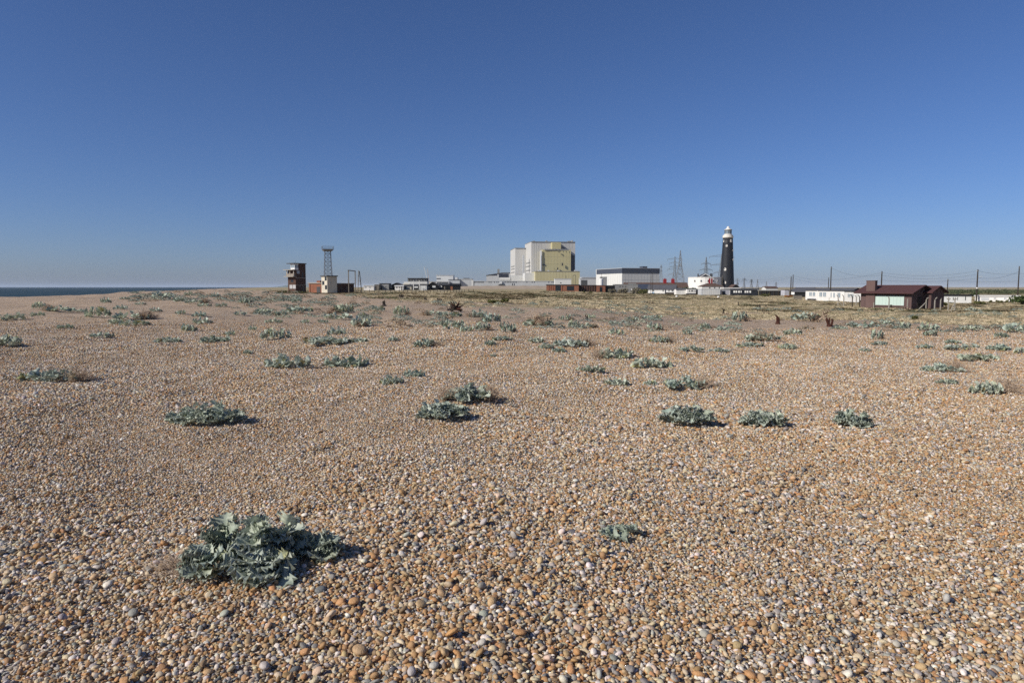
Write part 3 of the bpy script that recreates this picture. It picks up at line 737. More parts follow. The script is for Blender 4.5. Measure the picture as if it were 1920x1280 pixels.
nk = len(ka); kc = np.array([lin(h) for h in ('#8d968b', '#9ba393', '#7d877c', '#9fa38f', '#978772', '#a8967f')])[rs.choice(6, nk, p=[.24, .22, .14, .1, .15, .15])]
w_ = rs.uniform(.55, 1.5, nk) * np.clip(ka[:, 1] / 75, .6, 1.5)
kale_mass = points_object('far_kale_cover', ka, np.stack([np.zeros(nk), np.zeros(nk), rs.uniform(-.4, .4, nk)], 1), np.stack([w_ * 1.2, w_ * .8, w_ * .62], 1), rs.randint(0, 6, nk), kc, scol)
tag(kale_mass, 'low far-off grey-green kale and brown scrub dotted along the shingle edge', 'ground cover', kind='stuff')
# darker heath streaks on the field and round the houses
sb = np.concatenate([scatter_rows(300, (860, 1420), (546, 562), 4), scatter_rows(160, (1400, 1920), (562, 585), 5), scatter_rows(120, (505, 680), (544.5, 551), 9), scatter_rows(130, (1100, 1480), (549.5, 555), 12), scatter_rows(60, (700, 1000), (548, 562), 13)])
ns = len(sb); sc_ = np.array([lin(h) for h in ('#5f523e', '#6d5f47', '#686449', '#7b6c52', '#555a40')])[rs.choice(5, ns)]
w_ = rs.uniform(1.0, 3.6, ns)
heath = points_object('heath_scrub', sb, np.zeros((ns, 3)), np.stack([w_ * 1.7, w_ * .7, rs.uniform(.3, .8, ns)], 1), rs.randint(0, 6, ns), sc_, scol)
tag(heath, 'dark brown low heath streaking the field and the foot of the houses', 'scrub', kind='stuff')

# ------------------------------------------------------------------ buildings
WHITE = paint('white_render', '#e2e0da', 0.7, 0.10, 0.6, 0.1)
OFFW = paint('off_white_board', '#cfcfca', 0.7, 0.12, 0.6, 0.1)
PALEG = paint('pale_grey_sheet', '#b7b9b9', 0.6, 0.10, 0.3, 0.05)
MIDG = paint('mid_grey_render', '#8b8b88', 0.8, 0.15, 0.4, 0.1)
DARKG = paint('dark_grey_felt', '#4a4b4c', 0.85, 0.2, 0.5, 0.1)
SLATE = paint('slate_roof', '#57575a', 0.8, 0.22, 0.9, 0.2)
BROWNR = paint('brown_tile_roof', '#5d4a40', 0.85, 0.22, 0.9, 0.2)
TAR = board_paint('black_tarred_board', '#17181a', 0.2)
NAVY = paint('navy_cladding', '#2c313d', 0.6, 0.12, 0.3, 0.05)
BAND = paint('dark_blue_band', '#434955', 0.5, 0.08, 0.1, 0.0)
CONC = paint('weathered_concrete', '#a39d90', 0.9, 0.25, 0.8, 0.3)
STAIN = paint('stained_cream_render', '#c9c1ae', 0.9, 0.25, 0.9, 0.2)
WOODG = paint('grey_weathered_wood', '#7d766b', 0.9, 0.25, 2.0, 0.2)
WOODD = paint('dark_creosoted_wood', '#3b342d', 0.9, 0.25, 2.0, 0.2)
STEEL = paint('galvanised_steel', '#878c90', 0.6, 0.12, 0.5, 0, metal=0.3)
RUST = paint('rusted_iron', '#46291f', 0.9, 0.35, 6.0, 0.3, streak=False)
REDP = paint('red_painted_chimney', '#8f2329', 0.6, 0.12, 1.0, 0.1)
YELL = paint('yellow_cladding', '#bcb287', 0.6, 0.06, 0.05, 0.0)
YELL2 = paint('yellow_cladding_lower', '#c0b78f', 0.6, 0.06, 0.05, 0.0)
GREYC = paint('light_grey_cladding', '#c3c1bb', 0.6, 0.06, 0.05, 0.0)
WHITC = paint('white_cladding', '#d4d4cf', 0.6, 0.06, 0.05, 0.0)
BRICK = brick_mat('red_brick', '#8a4f38', '#7a4331', '#8c7d6d')
BRICKD = brick_mat('dark_brick', '#5d4338', '#4d382f', '#6a6057')
ORANGE = brick_mat('orange_brick', '#96604a', '#88543f', '#93826f')
GLASS = glass_mat(); BLIND = paint('drawn_white_blind', '#d9dad6', 0.6, 0.05, 1, 0); PALEGL = glass_mat('pale_glass', '#8b98a0', 0.25)

class Bld:
    """a building whose front wall runs from photo column p0 (d0 m ahead) to p1 (d1 m ahead); local x along the front, y to the back, z up"""
    def __init__(s, name, label, cat, p0, d0, p1, d1, depth=None, pl=None, group=None, base=None):
        x0, x1 = xcol(p0, d0), xcol(p1, d1); s.th = math.atan2(d1 - d0, x1 - x0); s.w = math.hypot(x1 - x0, d1 - d0); s.d0 = d0; s.d1 = d1; s.p0 = p0; s.p1 = p1
        if depth is None:
            k = (pl - 960) / FPX; ux, uy = -math.sin(s.th), math.cos(s.th); depth = (k * d0 - x0) / (ux - k * uy)
        s.dep = depth; mx, my = x0 + (x1 - x0) / 2, (d0 + d1) / 2
        g = [land1(x0, d0), land1(x1, d1), land1(mx, my)]
        s.z0 = min(g) - .05 if base is None else base
        s.o = empty(name, (x0, d0, s.z0), s.th, label, cat, group)
    def h(s, row, u=0.0): return zrow(row, s.d0 + (s.d1 - s.d0) * u) - s.z0
    def u(s, px):
        """front coordinate of a photo column"""
        k = (px - 960) / FPX; X0, Y0 = s.o.location.x, s.o.location.y; c, sn = math.cos(s.th), math.sin(s.th)
        return (k * Y0 - X0) / (c - k * sn)
    def box(s, name, m, x0, x1, y0, y1, z0, z1, parent=None):
        return MB().box(x0, x1, y0, y1, z0, z1).build(name, m, parent or s.o)
    def walls(s, hh, m, name='wall'): return s.box(name, m, 0, s.w, 0, s.dep, 0, hh)
    def flat(s, hh, m, t=.2, ov=.25): return s.box('roof', m, -ov, s.w + ov, -ov, s.dep + ov, hh, hh + t)
    def gable(s, eave, ridge, m, wm=None, ov=.35, t=.14, axis='x'):
        """ridge along the front (x) or pointing at the viewer (y), with gable walls"""
        W, D = s.w, s.dep
        if wm:
            g = MB()
            if axis == 'x':
                for x in (0, W - .12): g.extrude([(x, 0, eave), (x, D, eave), (x, D / 2, ridge)], (.12, 0, 0))
            else:
                for y in (0, D - .12): g.extrude([(0, y, eave), (W / 2, y, ridge), (W, y, eave)], (0, .12, 0))
            g.build('gable_wall', wm, s.o)
        sl = (ridge - eave) / ((D if axis == 'x' else W) / 2); e2 = eave - sl * ov
        r = MB()
        if axis == 'x':
            r.extrude([(-ov, -ov, e2), (-ov, D / 2, ridge), (-ov, D + ov, e2), (-ov, D + ov, e2 + t), (-ov, D / 2, ridge + t), (-ov, -ov, e2 + t)], (W + 2 * ov, 0, 0))
        else:
            r.extrude([(-ov, -ov, e2), (W / 2, -ov, ridge), (W + ov, -ov, e2), (W + ov, -ov, e2 + t), (W / 2, -ov, ridge + t), (-ov, -ov, e2 + t)], (0, D + 2 * ov, 0))
        return r.build('roof', m, s.o)
    def hip(s, eave, ridge, m, ov=.3, inset=None):
        W, D = s.w, s.dep; i = inset or min(W, D) / 2; v = [(-ov, -ov, eave), (W + ov, -ov, eave), (W + ov, D + ov, eave), (-ov, D + ov, eave), (i, D / 2, ridge), (W - i, D / 2, ridge)]
        return MB().add(v, [(3, 2, 1, 0), (0, 1, 5, 4), (1, 2, 5), (2, 3, 4, 5), (3, 0, 4)]).build('roof', m, s.o)
    def win(s, x0, x1, z0, z1, frame=WHITE, pane=GLASS, face='f', bars=1, name='window'):
        """framed window with its pane set back, on the front (f), the left side (l) or the right side (r)"""
        t = min(.09, (x1 - x0) * .16); fr = MB(); a = .05
        segs = [(x0, x1, z0, z0 + t), (x0, x1, z1 - t, z1), (x0, x0 + t, z0 + t, z1 - t), (x1 - t, x1, z0 + t, z1 - t)]
        for k in range(1, bars + 1):
            c = x0 + (x1 - x0) * k / (bars + 1); segs.append((c - t * .4, c + t * .4, z0 + t, z1 - t))
        def bx(q, x0, x1, d0, d1, z0, z1):
            if face == 'f': q.box(x0, x1, -d1, -d0, z0, z1)
            elif face == 'l': q.box(-d1, -d0, x0, x1, z0, z1)
            else: q.box(s.w + d0, s.w + d1, x0, x1, z0, z1)
        for q in segs: bx(fr, q[0], q[1], .004, .07, q[2], q[3])
        f = fr.build(name, frame, s.o); p = MB(); bx(p, x0 + t * .9, x1 - t * .9, .002, .03, z0 + t * .9, z1 - t * .9); p.build('pane', pane, f); return f
    def panel(s, name, m, x0, x1, z0, z1, face='f', d=.04, parent=None):
        if face == 'f': return s.box(name, m, x0, x1, -d, .02, z0, z1, parent)
        if face == 'l': return s.box(name, m, -d, .02, x0, x1, z0, z1, parent)
        return s.box(name, m, s.w - .02, s.w + d, x0, x1, z0, z1, parent)
    def wins(s, spans, r0, r1, **kw):
        for a, b in spans: s.win(s.u(a), s.u(b), s.h(r1), s.h(r0), **kw)

# -- maroon hut
MARO = board_paint('maroon_board', '#604d49', 0.18); MROOF = paint('maroon_felt_roof', '#4f3534', 0.85, 0.15, 1.2, 0.1); SHUT = paint('pale_green_shutter', '#bccdc3', 0.6, 0.06, 1, 0); MCH = paint('maroon_chimney', '#67534e', 0.85, 0.12, 2, 0.2)
x0, d0 = xcol(1614, 116), 116; th = R(-64); L = 9.1
b = Bld('maroon_hut', 'maroon timber hut with big chimney and two pale green shutters', 'hut', 1614, 116, 960 + FPX * (x0 + L * math.cos(th)) / (d0 + L * math.sin(th)), d0 + L * math.sin(th), 4.4)
H = b.h(546.5, .5); RG = b.h(536, .5)
b.walls(H, MARO); b.gable(H, RG, MROOF, MARO, ov=.8, t=.16)
for k in range(22):
    xx = -.6 + k * (b.w + 1.2) / 21; MB().box(xx - .04, xx + .04, -.74, 0, H - .36, H - .2).build('rafter_end', WOODD, b.o)
c0, c1 = b.u(1624), b.u(1640.5); ch = MB().box(c0, c1, -.25, .3, 0, b.h(526.5, .2)).box(c0 - .05, c1 + .05, -.3, .35, b.h(526.5, .2), b.h(525.8, .2)).build('chimney', MCH, b.o)
w0, w1 = b.u(1641), b.u(1694); zm0, zm1 = b.h(572, .55), b.h(554.5, .55)
for a, c in ((w0, (w0 + w1) / 2 - .04), ((w0 + w1) / 2 + .04, w1)):
    s_ = b.panel('shutter', SHUT, a, c, zm0, zm1)
    fr = MB()
    for q in (0, .25, .5, .75, 1): xx = a + (c - a) * q; fr.box(xx - .03, xx + .03, -.075, -.04, zm0, zm1)
    fr.build('batten', SHUT, s_)
b.panel('window_head', WOODD, w0 - .1, w1 + .1, zm1, zm1 + .14, d=.09); b.panel('window_sill', MCH, w0 - .1, w1 + .1, zm0 - .16, zm0, d=.14)
wg = MB().box(b.w - .5, b.w + 1.1, 3.1, 6.3, 0, H).build('wing_wall', MARO, b.o)
r = MB(); W1 = b.w + 1.1; ym = 4.7; ov = .45; sl = (RG - .1 - H) / 1.6; RW = RG - .1
r.extrude([(b.w - .6, 3.1 - ov, H - sl * ov), (b.w - .6, ym, RW), (b.w - .6, 6.3 + ov, H - sl * ov), (b.w - .6, 6.3 + ov, H - sl * ov + .15), (b.w - .6, ym, RW + .15), (b.w - .6, 3.1 - ov, H - sl * ov + .15)], (2.2, 0, 0)); r.build('wing_roof', MROOF, b.o)
MB().extrude([(W1 - .12, 3.1, H), (W1 - .12, 6.3, H), (W1 - .12, ym, RW)], (.12, 0, 0)).build('wing_gable_wall', MARO, b.o)
b.panel('door', WOODD, 1.4, 2.4, .05, 2.05, face='r')

# -- brick coast lookout tower
b = Bld('lookout_tower', 'disused brick lookout tower with balcony and glazed top cabin', 'tower', 555, 240, 574, 243.4, pl=541.5)
b_w, b_d = b.w, b.dep
Hm, Ht = b.h(506), b.h(494.5)
b.walls(Hm, BRICKD)
b.box('upper_wall', BRICKD, b_w * .28, b_w, 0, b_d * .8, Hm, Ht)
b.box('roof_slab', DARKG, -.9, b_w + .25, -.3, b_d * .8 + .3, Ht, Ht + .28)
cab = b.box('cabin', WHITE, -.35, b_w * .28 - .002, -.05, b_d * .5, Hm, b.h(502)); 
for k, (yy, xx) in enumerate(((-.05, -.35), (b_d * .5 - .1, -.35), (-.05, b_w * .14))): MB().box(xx, xx + .12, yy, yy + .12, b.h(502), Ht).build('cabin_post', WHITE, b.o)
MB().box(-.28, b_w * .28 - .01, .05, b_d * .45, b.h(502), Ht - .35).build('cabin_window', PALEGL, b.o)
MB().box(-.42, b_w * .28 - .003, -.12, b_d * .5 + .06, Ht - .35, Ht - .003).build('cabin_fascia', WHITE, b.o)
zb = b.h(519)
MB().box(-1.5, .02, -.5, b_d + .4, zb, zb + .22).build('balcony_floor', CONC, b.o)
MB().box(-.7, -.003, .1, b_d, zb + .22, b.h(513)).build('balcony_wall', paint('stained_concrete', '#8f867a', .9, .3, 1.0, .2), b.o)
for yy in (.15, b_d * .5, b_d - .35): MB().box(-.7, -.5, yy, yy + .2, b.h(513), b.h(506.4)).build('balcony_post', STAIN, b.o)
MB().box(-1.5, .02, -.4, b_d + .5, b.h(506.4), b.h(505.2)).build('balcony_roof', CONC, b.o)
b.win(.5, 1.7, b.h(513), b.h(507.5), frame=OFFW, pane=PALEGL, bars=1)
b.panel('doorway', GLASS, b_w * .62, b_w * .8, 0, 2.2); b.panel('slit_window', GLASS, b_w * .66, b_w * .74, b.h(520), b.h(511)); b.win(b_w * .3, b_w * .5, 1.6, 3.0, frame=BRICKD)
for zz in (b.h(521.5), b.h(535)): b.panel('brick_course', CONC, 0, b_w, zz, zz + .15, d=.05)
b.box('aerial', STEEL, .2, .28, .3, .38, Ht + .28, Ht + 1.1)
MB().box(-.06, .0, b_d * .3, b_d * .6, 3.6, 4.4).build('lower_window', GLASS, b.o)

# -- white notice boards before the tower
x, y, z = spot(549, 551.5); y = min(y, 190); x = xcol(549, y); z = land1(x, y)
o = empty('notice_board', (x, y, z), 0, 'pair of white notice boards on posts before the lookout tower', 'sign')
for sx in (-.42, .42): MB().box(sx - .36, sx + .36, -.03, .03, zrow(541, y) - z, zrow(534, y) - z).build('board', WHITE, o); MB().box(sx - .05, sx + .05, -.025, .025, -.1, zrow(541, y) - z).build('post', WOODG, o)
MB().tube([(.5, 0, 1.3), (1.3, .1, 0)], .05, 5).build('brace', WOODG, o)

# -- low brick building, stair block, lattice mast, dark brick annexe
b = Bld('brick_store', 'low orange brick store with dark doorway left of the stair block', 'building', 580, 212, 604.5, 209, 5)
h = b.h(531.5); b.walls(h, ORANGE); b.flat(h, CONC, .25, .3); b.panel('door', DARKG, b.u(595), b.u(602), .05, 2.2); b.box('chimney', ORANGE, b.u(588), b.u(594.5), 1.5, 2.5, h + .25, h + .9); b.panel('pier', ORANGE, 0, .5, 0, h, d=.15)
b = Bld('stair_block', 'cream concrete stair block with three dark openings in steps', 'building', 614, 205, 632.3, 207.4, pl=604)
h = b.h(518.3); b.walls(h, STAIN); b.flat(h, DARKG, .3, .25)
dp = b.dep
for (a, c, r0, r1) in ((.08, .42, 519, 526), (.5, .86, 527, 534), (.05, .4, 535, 542.5)):
    f = b.panel('window_opening', GLASS, dp * a, dp * c, b.h(r1), b.h(r0), face='l', d=.03); b.panel('lintel', CONC, dp * a - .1, dp * c + .1, b.h(r0), b.h(r0) + .14, face='l', d=.08, parent=None)
o = empty('lattice_mast', (xcol(616, 213), 213, land1(xcol(616, 213), 213)), R(22), 'steel lattice mast with railed platform rising behind the stair block', 'mast'); z0 = o.location.z
Hh = zrow(468, 213) - z0; hw0, hw1 = 1.35, .82
m = MB(); lv = [Hh * k / 11 for k in range(12)]
def hw(z): return hw0 + (hw1 - hw0) * z / Hh
for sx in (-1, 1):
    for sy in (-1, 1): MB().tube([(sx * hw0, sy * hw0, -.2), (sx * hw1, sy * hw1, Hh)], .085, 4).build('leg', STEEL, o)
for i, z in enumerate(lv):
    a = hw(z); c = [(-a, -a, z), (a, -a, z), (a, a, z), (-a, a, z)]
    for k in range(4): m.tube([c[k], c[(k + 1) % 4]], .055, 4)
    if i < 11:
        a2 = hw(lv[i + 1]); e = [(-a2, -a2, lv[i + 1]), (a2, -a2, lv[i + 1]), (a2, a2, lv[i + 1]), (-a2, a2, lv[i + 1])]
        for k in range(4): m.tube([c[k], e[(k + 1) % 4]], .04, 4); m.tube([c[(k + 1) % 4], e[k]], .04, 4)
m.build('bracing', STEEL, o)
MB().box(-1.7, 1.7, -1.7, 1.7, Hh, Hh + .14).build('platform', STEEL, o)
m = MB()
for zz in (.5, 1.0): 
    for k, (p, q) in enumerate((((-1.65, -1.65), (1.65, -1.65)), ((1.65, -1.65), (1.65, 1.65)), ((1.65, 1.65), (-1.65, 1.65)), ((-1.65, 1.65), (-1.65, -1.65)))): m.tube([(p[0], p[1], Hh + zz), (q[0], q[1], Hh + zz)], .03, 4)
for p in np.linspace(-1.65, 1.65, 5):
    for q in (-1.65, 1.65): m.tube([(p, q, Hh), (p, q, Hh + 1)], .03, 4); m.tube([(q, p, Hh), (q, p, Hh + 1)], .03, 4)
m.build('railing', STEEL, o)
MB().extrude([(-1.2, -1.2, Hh - .5), (1.2, -1.2, Hh - .5), (1.6, -1.6, Hh), (-1.6, -1.6, Hh)], (0, 2.8, 0)).build('platform_bracket', STEEL, o)
m = MB(); [m.tube([(-.2, -.3, z), (.2, -.3, z)], .02, 4) for z in np.arange(.4, Hh, .4)]; m.tube([(-.2, -.3, 0), (-.2, -.3, Hh)], .03, 4); m.tube([(.2, -.3, 0), (.2, -.3, Hh)], .03, 4); m.build('ladder', STEEL, o)
b = Bld('brick_annexe', 'low dark brick annexe right of the stair block', 'building', 632.8, 208, 664, 211.5, 6)
h = b.h(532); b.walls(h, BRICKD); b.flat(h, CONC, .22, .2)
for a in (.2, .5, .78): b.win(b.w * a, b.w * (a + .1), 1.0, 2.1, frame=BRICKD)

# -- timber gantry and leaning ladder frame
x1_, x2_ = xcol(654, 196), xcol(666.5, 207); z1, z2 = land1(x1_, 196), land1(x2_, 207)
o = empty('timber_gantry', (x1_, 196, z1), math.atan2(11, x2_ - x1_), 'tall gantry of two posts and a crossbeam beside the dark annexe', 'gantry'); Lg = math.hypot(11, x2_ - x1_); tz = zrow(507.5, 196) - z1
for xx in (0, Lg): MB().box(xx - .12, xx + .12, -.12, .12, -.3, tz).build('post', WOODG, o)
MB().box(-.5, Lg + .5, -.11, .11, tz, tz + .24).build('crossbeam', WOODG, o); MB().tube([(.1, 0, tz - .9), (.9, 0, tz)], .06, 4).build('brace', WOODG, o)
xx, yy = xcol(674.5, 200), 200; z = land1(xx, yy); o = empty('ladder_frame', (xx, yy, z), 0, 'tapering timber ladder frame standing right of the gantry', 'frame'); tz = zrow(507, 200) - z
MB().tube([(-.55, 0, -.1), (-.2, 0, tz)], .1, 6).build('leg', WOODG, o); MB().tube([(.6, .1, -.1), (-.02, .1, tz - .2)], .12, 6).build('leg', WOODD, o)
for zz in (.7, 1.6, 2.5, 3.5): f = zz / tz; MB().tube([(-.55 + .35 * f, 0, zz), (.6 - .6 * f, .1, zz)], .045, 4).build('rung', WOODG, o)

# -- the row of black and white cottages
def cottage(name, label, p0, p1, d, eave, ridge, wm, rm, axis='x', depth=6, wn_=(), door=None, flat=False, d1=None, frame=WHITE, pane=GLASS, cat='cottage', dm=WOODD, ov=.3, grp='cottages along the track'):
    b = Bld(name, label, cat, p0, d, p1, d1 or d, depth, group=grp); h = b.h(eave, .5); b.walls(h, wm)
    if flat: b.flat(h, rm, .22, ov)
    else: b.gable(h, b.h(ridge, .5), rm, wm, ov, .12, axis)
    for q in wn_:
        a, c, r0, r1 = q[:4]; b.win(b.u(a), b.u(c), max(.3, b.h(r1)), min(h - .08, b.h(r0)) if flat or axis == 'x' else b.h(r0), frame=frame, pane=q[4] if len(q) > 4 else pane)
    if door: b.panel('door', dm, b.u(door[0]), b.u(door[1]), .05, min(2.05, h - .15))
    return b
cottage('static_caravan', 'white caravan standing at the left end of the cottage row', 682, 701, 345, 536, 0, WHITE, OFFW, flat=True, depth=3, wn_=((684, 688, 537.5, 540), (692, 696, 537.5, 540)), cat='caravan', pane=PALEGL)
cottage('garden_shed', 'pale flat-roofed shed between the caravan and a grey cottage', 702, 711, 350, 533.5, 0, WOODG, OFFW, flat=True, depth=4, door=(704, 706.5), cat='shed')
b = cottage('grey_cottage', 'flat-roofed dark grey cottage left of the black gable', 711.3, 729, 353, 531.7, 0, MIDG, DARKG, flat=True, depth=7, wn_=((722.5, 726, 535, 539.5),), door=(715, 717.5))
b = cottage('black_gable_cottage', 'wide black cottage with low gable and white windows', 729.5, 757, 356, 536.2, 530.3, TAR, DARKG, 'y', 8, wn_=((731, 735, 536, 539.5), (752, 755, 537, 540)))
b = cottage('white_porch_hut', 'small white hut in front of the wide black gable', 740.5, 756, 346, 536.5, 535.2, WHITE, OFFW, 'x', 3, wn_=((743, 746, 537.5, 540.5), (748, 751, 537.5, 540.5)), door=(753, 754.8))
b = cottage('white_low_cottage', 'low white cottage between two black huts', 757.5, 771.5, 362, 536, 533.8, STAIN, DARKG, 'x', 6, wn_=((759, 762, 537.5, 541), (766, 769, 537.5, 541)))
b = cottage('black_hut', 'black hut with broad white window between white posts', 772.2, 787, 354, 535.5, 533, TAR, DARKG, 'x', 6, wn_=((777, 784, 536.3, 539.5, BLIND),))
b = cottage('white_hut', 'white board hut with large pane, left of the steep black gable', 788, 800, 350, 534, 532.6, OFFW, DARKG, 'x', 5, wn_=((790, 798, 535.5, 540, BLIND),))
b = cottage('steep_black_cottage', 'black cottage with steep gable and pale verge, middle of the row', 800.6, 822, 354, 535.2, 528.6, TAR, WOODG, 'y', 8, wn_=((811, 817, 535.5, 539, BLIND), (803, 805.5, 537, 541)))
b = cottage('long_black_hut', 'long black hut with three small white windows', 822.6, 842.5, 357, 534, 531.8, TAR, DARKG, 'x', 6, wn_=((823.5, 825, 535, 539.5, BLIND), (826.5, 829, 535, 539, BLIND)), door=(833, 835), dm=WOODG)
b = cottage('black_shed', 'black shed with brown door, right end of the cottage row', 843, 862, 350, 535.3, 532, TAR, TAR, 'x', 6, door=(845, 849), dm=paint('brown_door', '#8a5a40'))
for k, (px, r0) in enumerate(((775.3, 527), (786.5, 526))):
    x, y = xcol(px, 347), 347; z = land1(x, y)
    o = MB().tube([(0, 0, -.3), (0, 0, zrow(r0, y) - z)], .2, 8).build('white_post', WHITE); o.location = (x, y, z); tag(o, ['white post at the left corner of the broad-windowed black hut', 'white post between the broad-windowed black hut and the white hut'][k], 'post', 'white posts in the cottage row')
b = Bld('glazed_house', 'pale house with dark glazed upper floor behind the cottages', 'house', 757, 430, 801, 430, 9); h = b.h(528); b.walls(h, OFFW)
b.box('upper_storey', DARKG, b.u(765), b.u(801), 1.0, 8, h, b.h(522)); b.box('roof', DARKG, b.u(764), b.u(801.5), .4, 8.4, b.h(522), b.h(521.2))
for k in range(7): a = b.u(766 + 5 * k); f = MB().box(a, a + 1.1, .93, .998, h + .3, b.h(522.8)).build('window', WHITE, b.o); MB().box(a + .1, a + 1.0, .9, .94, h + .4, b.h(523)).build('pane', GLASS, f)
b.box('flue', STEEL, b.u(791), b.u(791.8), 2, 2.3, b.h(521.2), b.h(518.5)); b.box('side_wing', STAIN, b.u(757), b.u(770), -3, -.004, 0, b.h(532)); 

# wire fence before the cottages
FP = [676, 684, 693, 702, 710.6, 723, 732, 740.6, 749, 756.5, 764, 772.5, 780, 787, 794, 800.6, 807, 813.5, 820, 826.5, 833, 839, 845, 850.6, 856, 861, 866, 871, 879, 888]
fo = empty('wire_fence', (xcol(780, 200), 200, land1(xcol(780, 200), 200)), 0, 'low post and wire fence running before the black cottages', 'fence'); O = fo.location; prev = None
for k, px in enumerate(FP):
    y = 200 - .6 * math.sin(k); x = xcol(px, y); z = land1(x, y); hh = (1.0, .92, 1.08, .85)[k % 4] * (1.35 if px == 710.6 else 1)
    MB().box(x - O.x - .06, x - O.x + .06, y - O.y - .06, y - O.y + .06, z - O.z - .2, z - O.z + hh).build('post', WOODD, fo)
    t_ = [(x - O.x, y - O.y, z - O.z + f) for f in (.35, .62, .84)]
    if prev:
        for a, c in zip(prev, t_): MB().tube([a, c], .012, 3).build('wire', STEEL, fo)
    prev = t_

# -- power station
def block(parent, name, m, p0, d0, p1, d1, depth=None, pl=None, top=500, base=None, slope=None):
    """a cladded block given in photo columns and rows, built in the station's own frame"""
    x0, x1 = xcol(p0, d0), xcol(p1, d1); dx, dy = x1 - x0, d1 - d0; L = math.hypot(dx, dy); ux, uy = -dy / L, dx / L
    if depth is None:
        k = (pl - 960) / FPX; depth = (k * d0 - x0) / (ux - k * uy)
    O = parent.location; z1 = zrow(top, d0); z0 = O.z if base is None else zrow(base, d0)
    P = [(x0, d0), (x1, d1), (x1 + ux * depth, d1 + uy * depth), (x0 + ux * depth, d0 + uy * depth)]
    mb = MB(); mb.prism([(a - O.x, c - O.y) for a, c in P], z0 - O.z, z1 - O.z)
    if slope is not None: mb.v[5] = (mb.v[5][0], mb.v[5][1], zrow(slope, d1) - O.z); mb.v[6] = (mb.v[6][0], mb.v[6][1], zrow(slope, d1) - O.z)
    return mb.build(name, m, parent)
ro = empty('reactor_building', (xcol(1030, 1000), 1000, land1(xcol(1030, 1000), 1000) - .5), 0, 'huge pale grey reactor building with yellow clad blocks', 'power station')
block(ro, 'rear_tower', GREYC, 966, 1050, 1000, 1053, pl=957, top=465)
block(ro, 'main_tower', GREYC, 996, 1000, 1078, 1008, pl=984, top=453)
block(ro, 'parapet', MIDG, 995.7, 999, 1078.4, 1007, pl=983.7, top=452.6, base=453.4)
block(ro, 'rear_parapet', MIDG, 965.7, 1049, 1000, 1052, pl=956.8, top=464.6, base=465.4)
block(ro, 'yellow_block', YELL, 1017, 986, 1070, 990, 18, top=468)
block(ro, 'yellow_block_cap', MIDG, 1021, 985, 1066, 989.6, 18, top=466.8, base=469.2)
for k in range(12): block(ro, 'roof_rail', STEEL, 1017 + k * 4.7, 986.2, 1017.3 + k * 4.7, 986.3, .4, top=465.6, base=468)
block(ro, 'yellow_penthouse', YELL, 1035, 992, 1051.5, 993.5, 12, top=454.5, base=467)
block(ro, 'dark_stair_hood', NAVY, 1051.7, 993, 1060, 994, 6, top=461, base=467, slope=465)
block(ro, 'dark_side_block', NAVY, 1070.2, 991, 1077, 993, 12, top=476, base=508, slope=480)
block(ro, 'yellow_annexe', YELL2, 1003.5, 962, 1087, 968, 40, top=509)
block(ro, 'annexe_roof_edge', MIDG, 1003, 961.6, 1087.3, 967.6, 40.6, top=508.2, base=509)
block(ro, 'white_annexe', WHITC, 984, 968, 1003, 969, 30, top=511.5)
block(ro, 'link_block', WHITC, 954, 1020, 985, 1021, 20, top=516)
block(ro, 'duct', PALEG, 980.5, 1012, 983, 1012.2, 5, top=478)
block(ro, 'duct', WHITC, 1013, 984, 1016, 984.2, 5, top=470)
for q in np.linspace(1001, 1014, 4): block(ro, 'cladding_joint', PALEG, q, 999.86 + (q - 996) * .0976, q + .25, 999.89 + (q - 996) * .0976, .6, top=453.6)
for q in (1060, 1066, 1072): block(ro, 'cladding_joint', PALEG, q, 999.86 + (q - 996) * .0976, q + .25, 999.89 + (q - 996) * .0976, .6, top=453.6, base=466)
for q in np.linspace(1021, 1067, 9): block(ro, 'cladding_joint', YELL2, q, 985.9 + (q - 1017) * .0755, q + .2, 985.92 + (q - 1017) * .0755, .5, top=469.5, base=508)
for q in (481, 494.5): block(ro, 'cladding_joint', YELL2, 1017, 985.86, 1070, 989.86, .5, top=q, base=q + .4)
for q in np.linspace(1008, 1083, 14): block(ro, 'cladding_joint', YELL, q, 961.9 + (q - 1003.5) * .0719, q + .2, 961.92 + (q - 1003.5) * .0719, .5, top=509.5)
for (p, q, r0) in ((999, 1003, 451.6), (1024, 1026, 451.2), (1064, 1070, 451.8), (1073, 1074, 450.6)): block(ro, 'roof_plant', MIDG, p, 1015, q, 1015.4, 6, top=r0, base=453)
for (p, q, r0) in ((1010, 1013, 506.6), (1028, 1030, 506.4), (1045, 1049, 506.8), (1077, 1083, 506.2)): block(ro, 'roof_plant', PALEG, p, 966.5 + (p - 1003.5) * .072, q, 966.8 + (p - 1003.5) * .072, 4, top=r0, base=508.5)
for p in (986, 990.5): block(ro, 'roof_plant', MIDG, p, 1004, p + 1.2, 1004.1, 2, top=451.5, base=453.2) if p > 999 else None
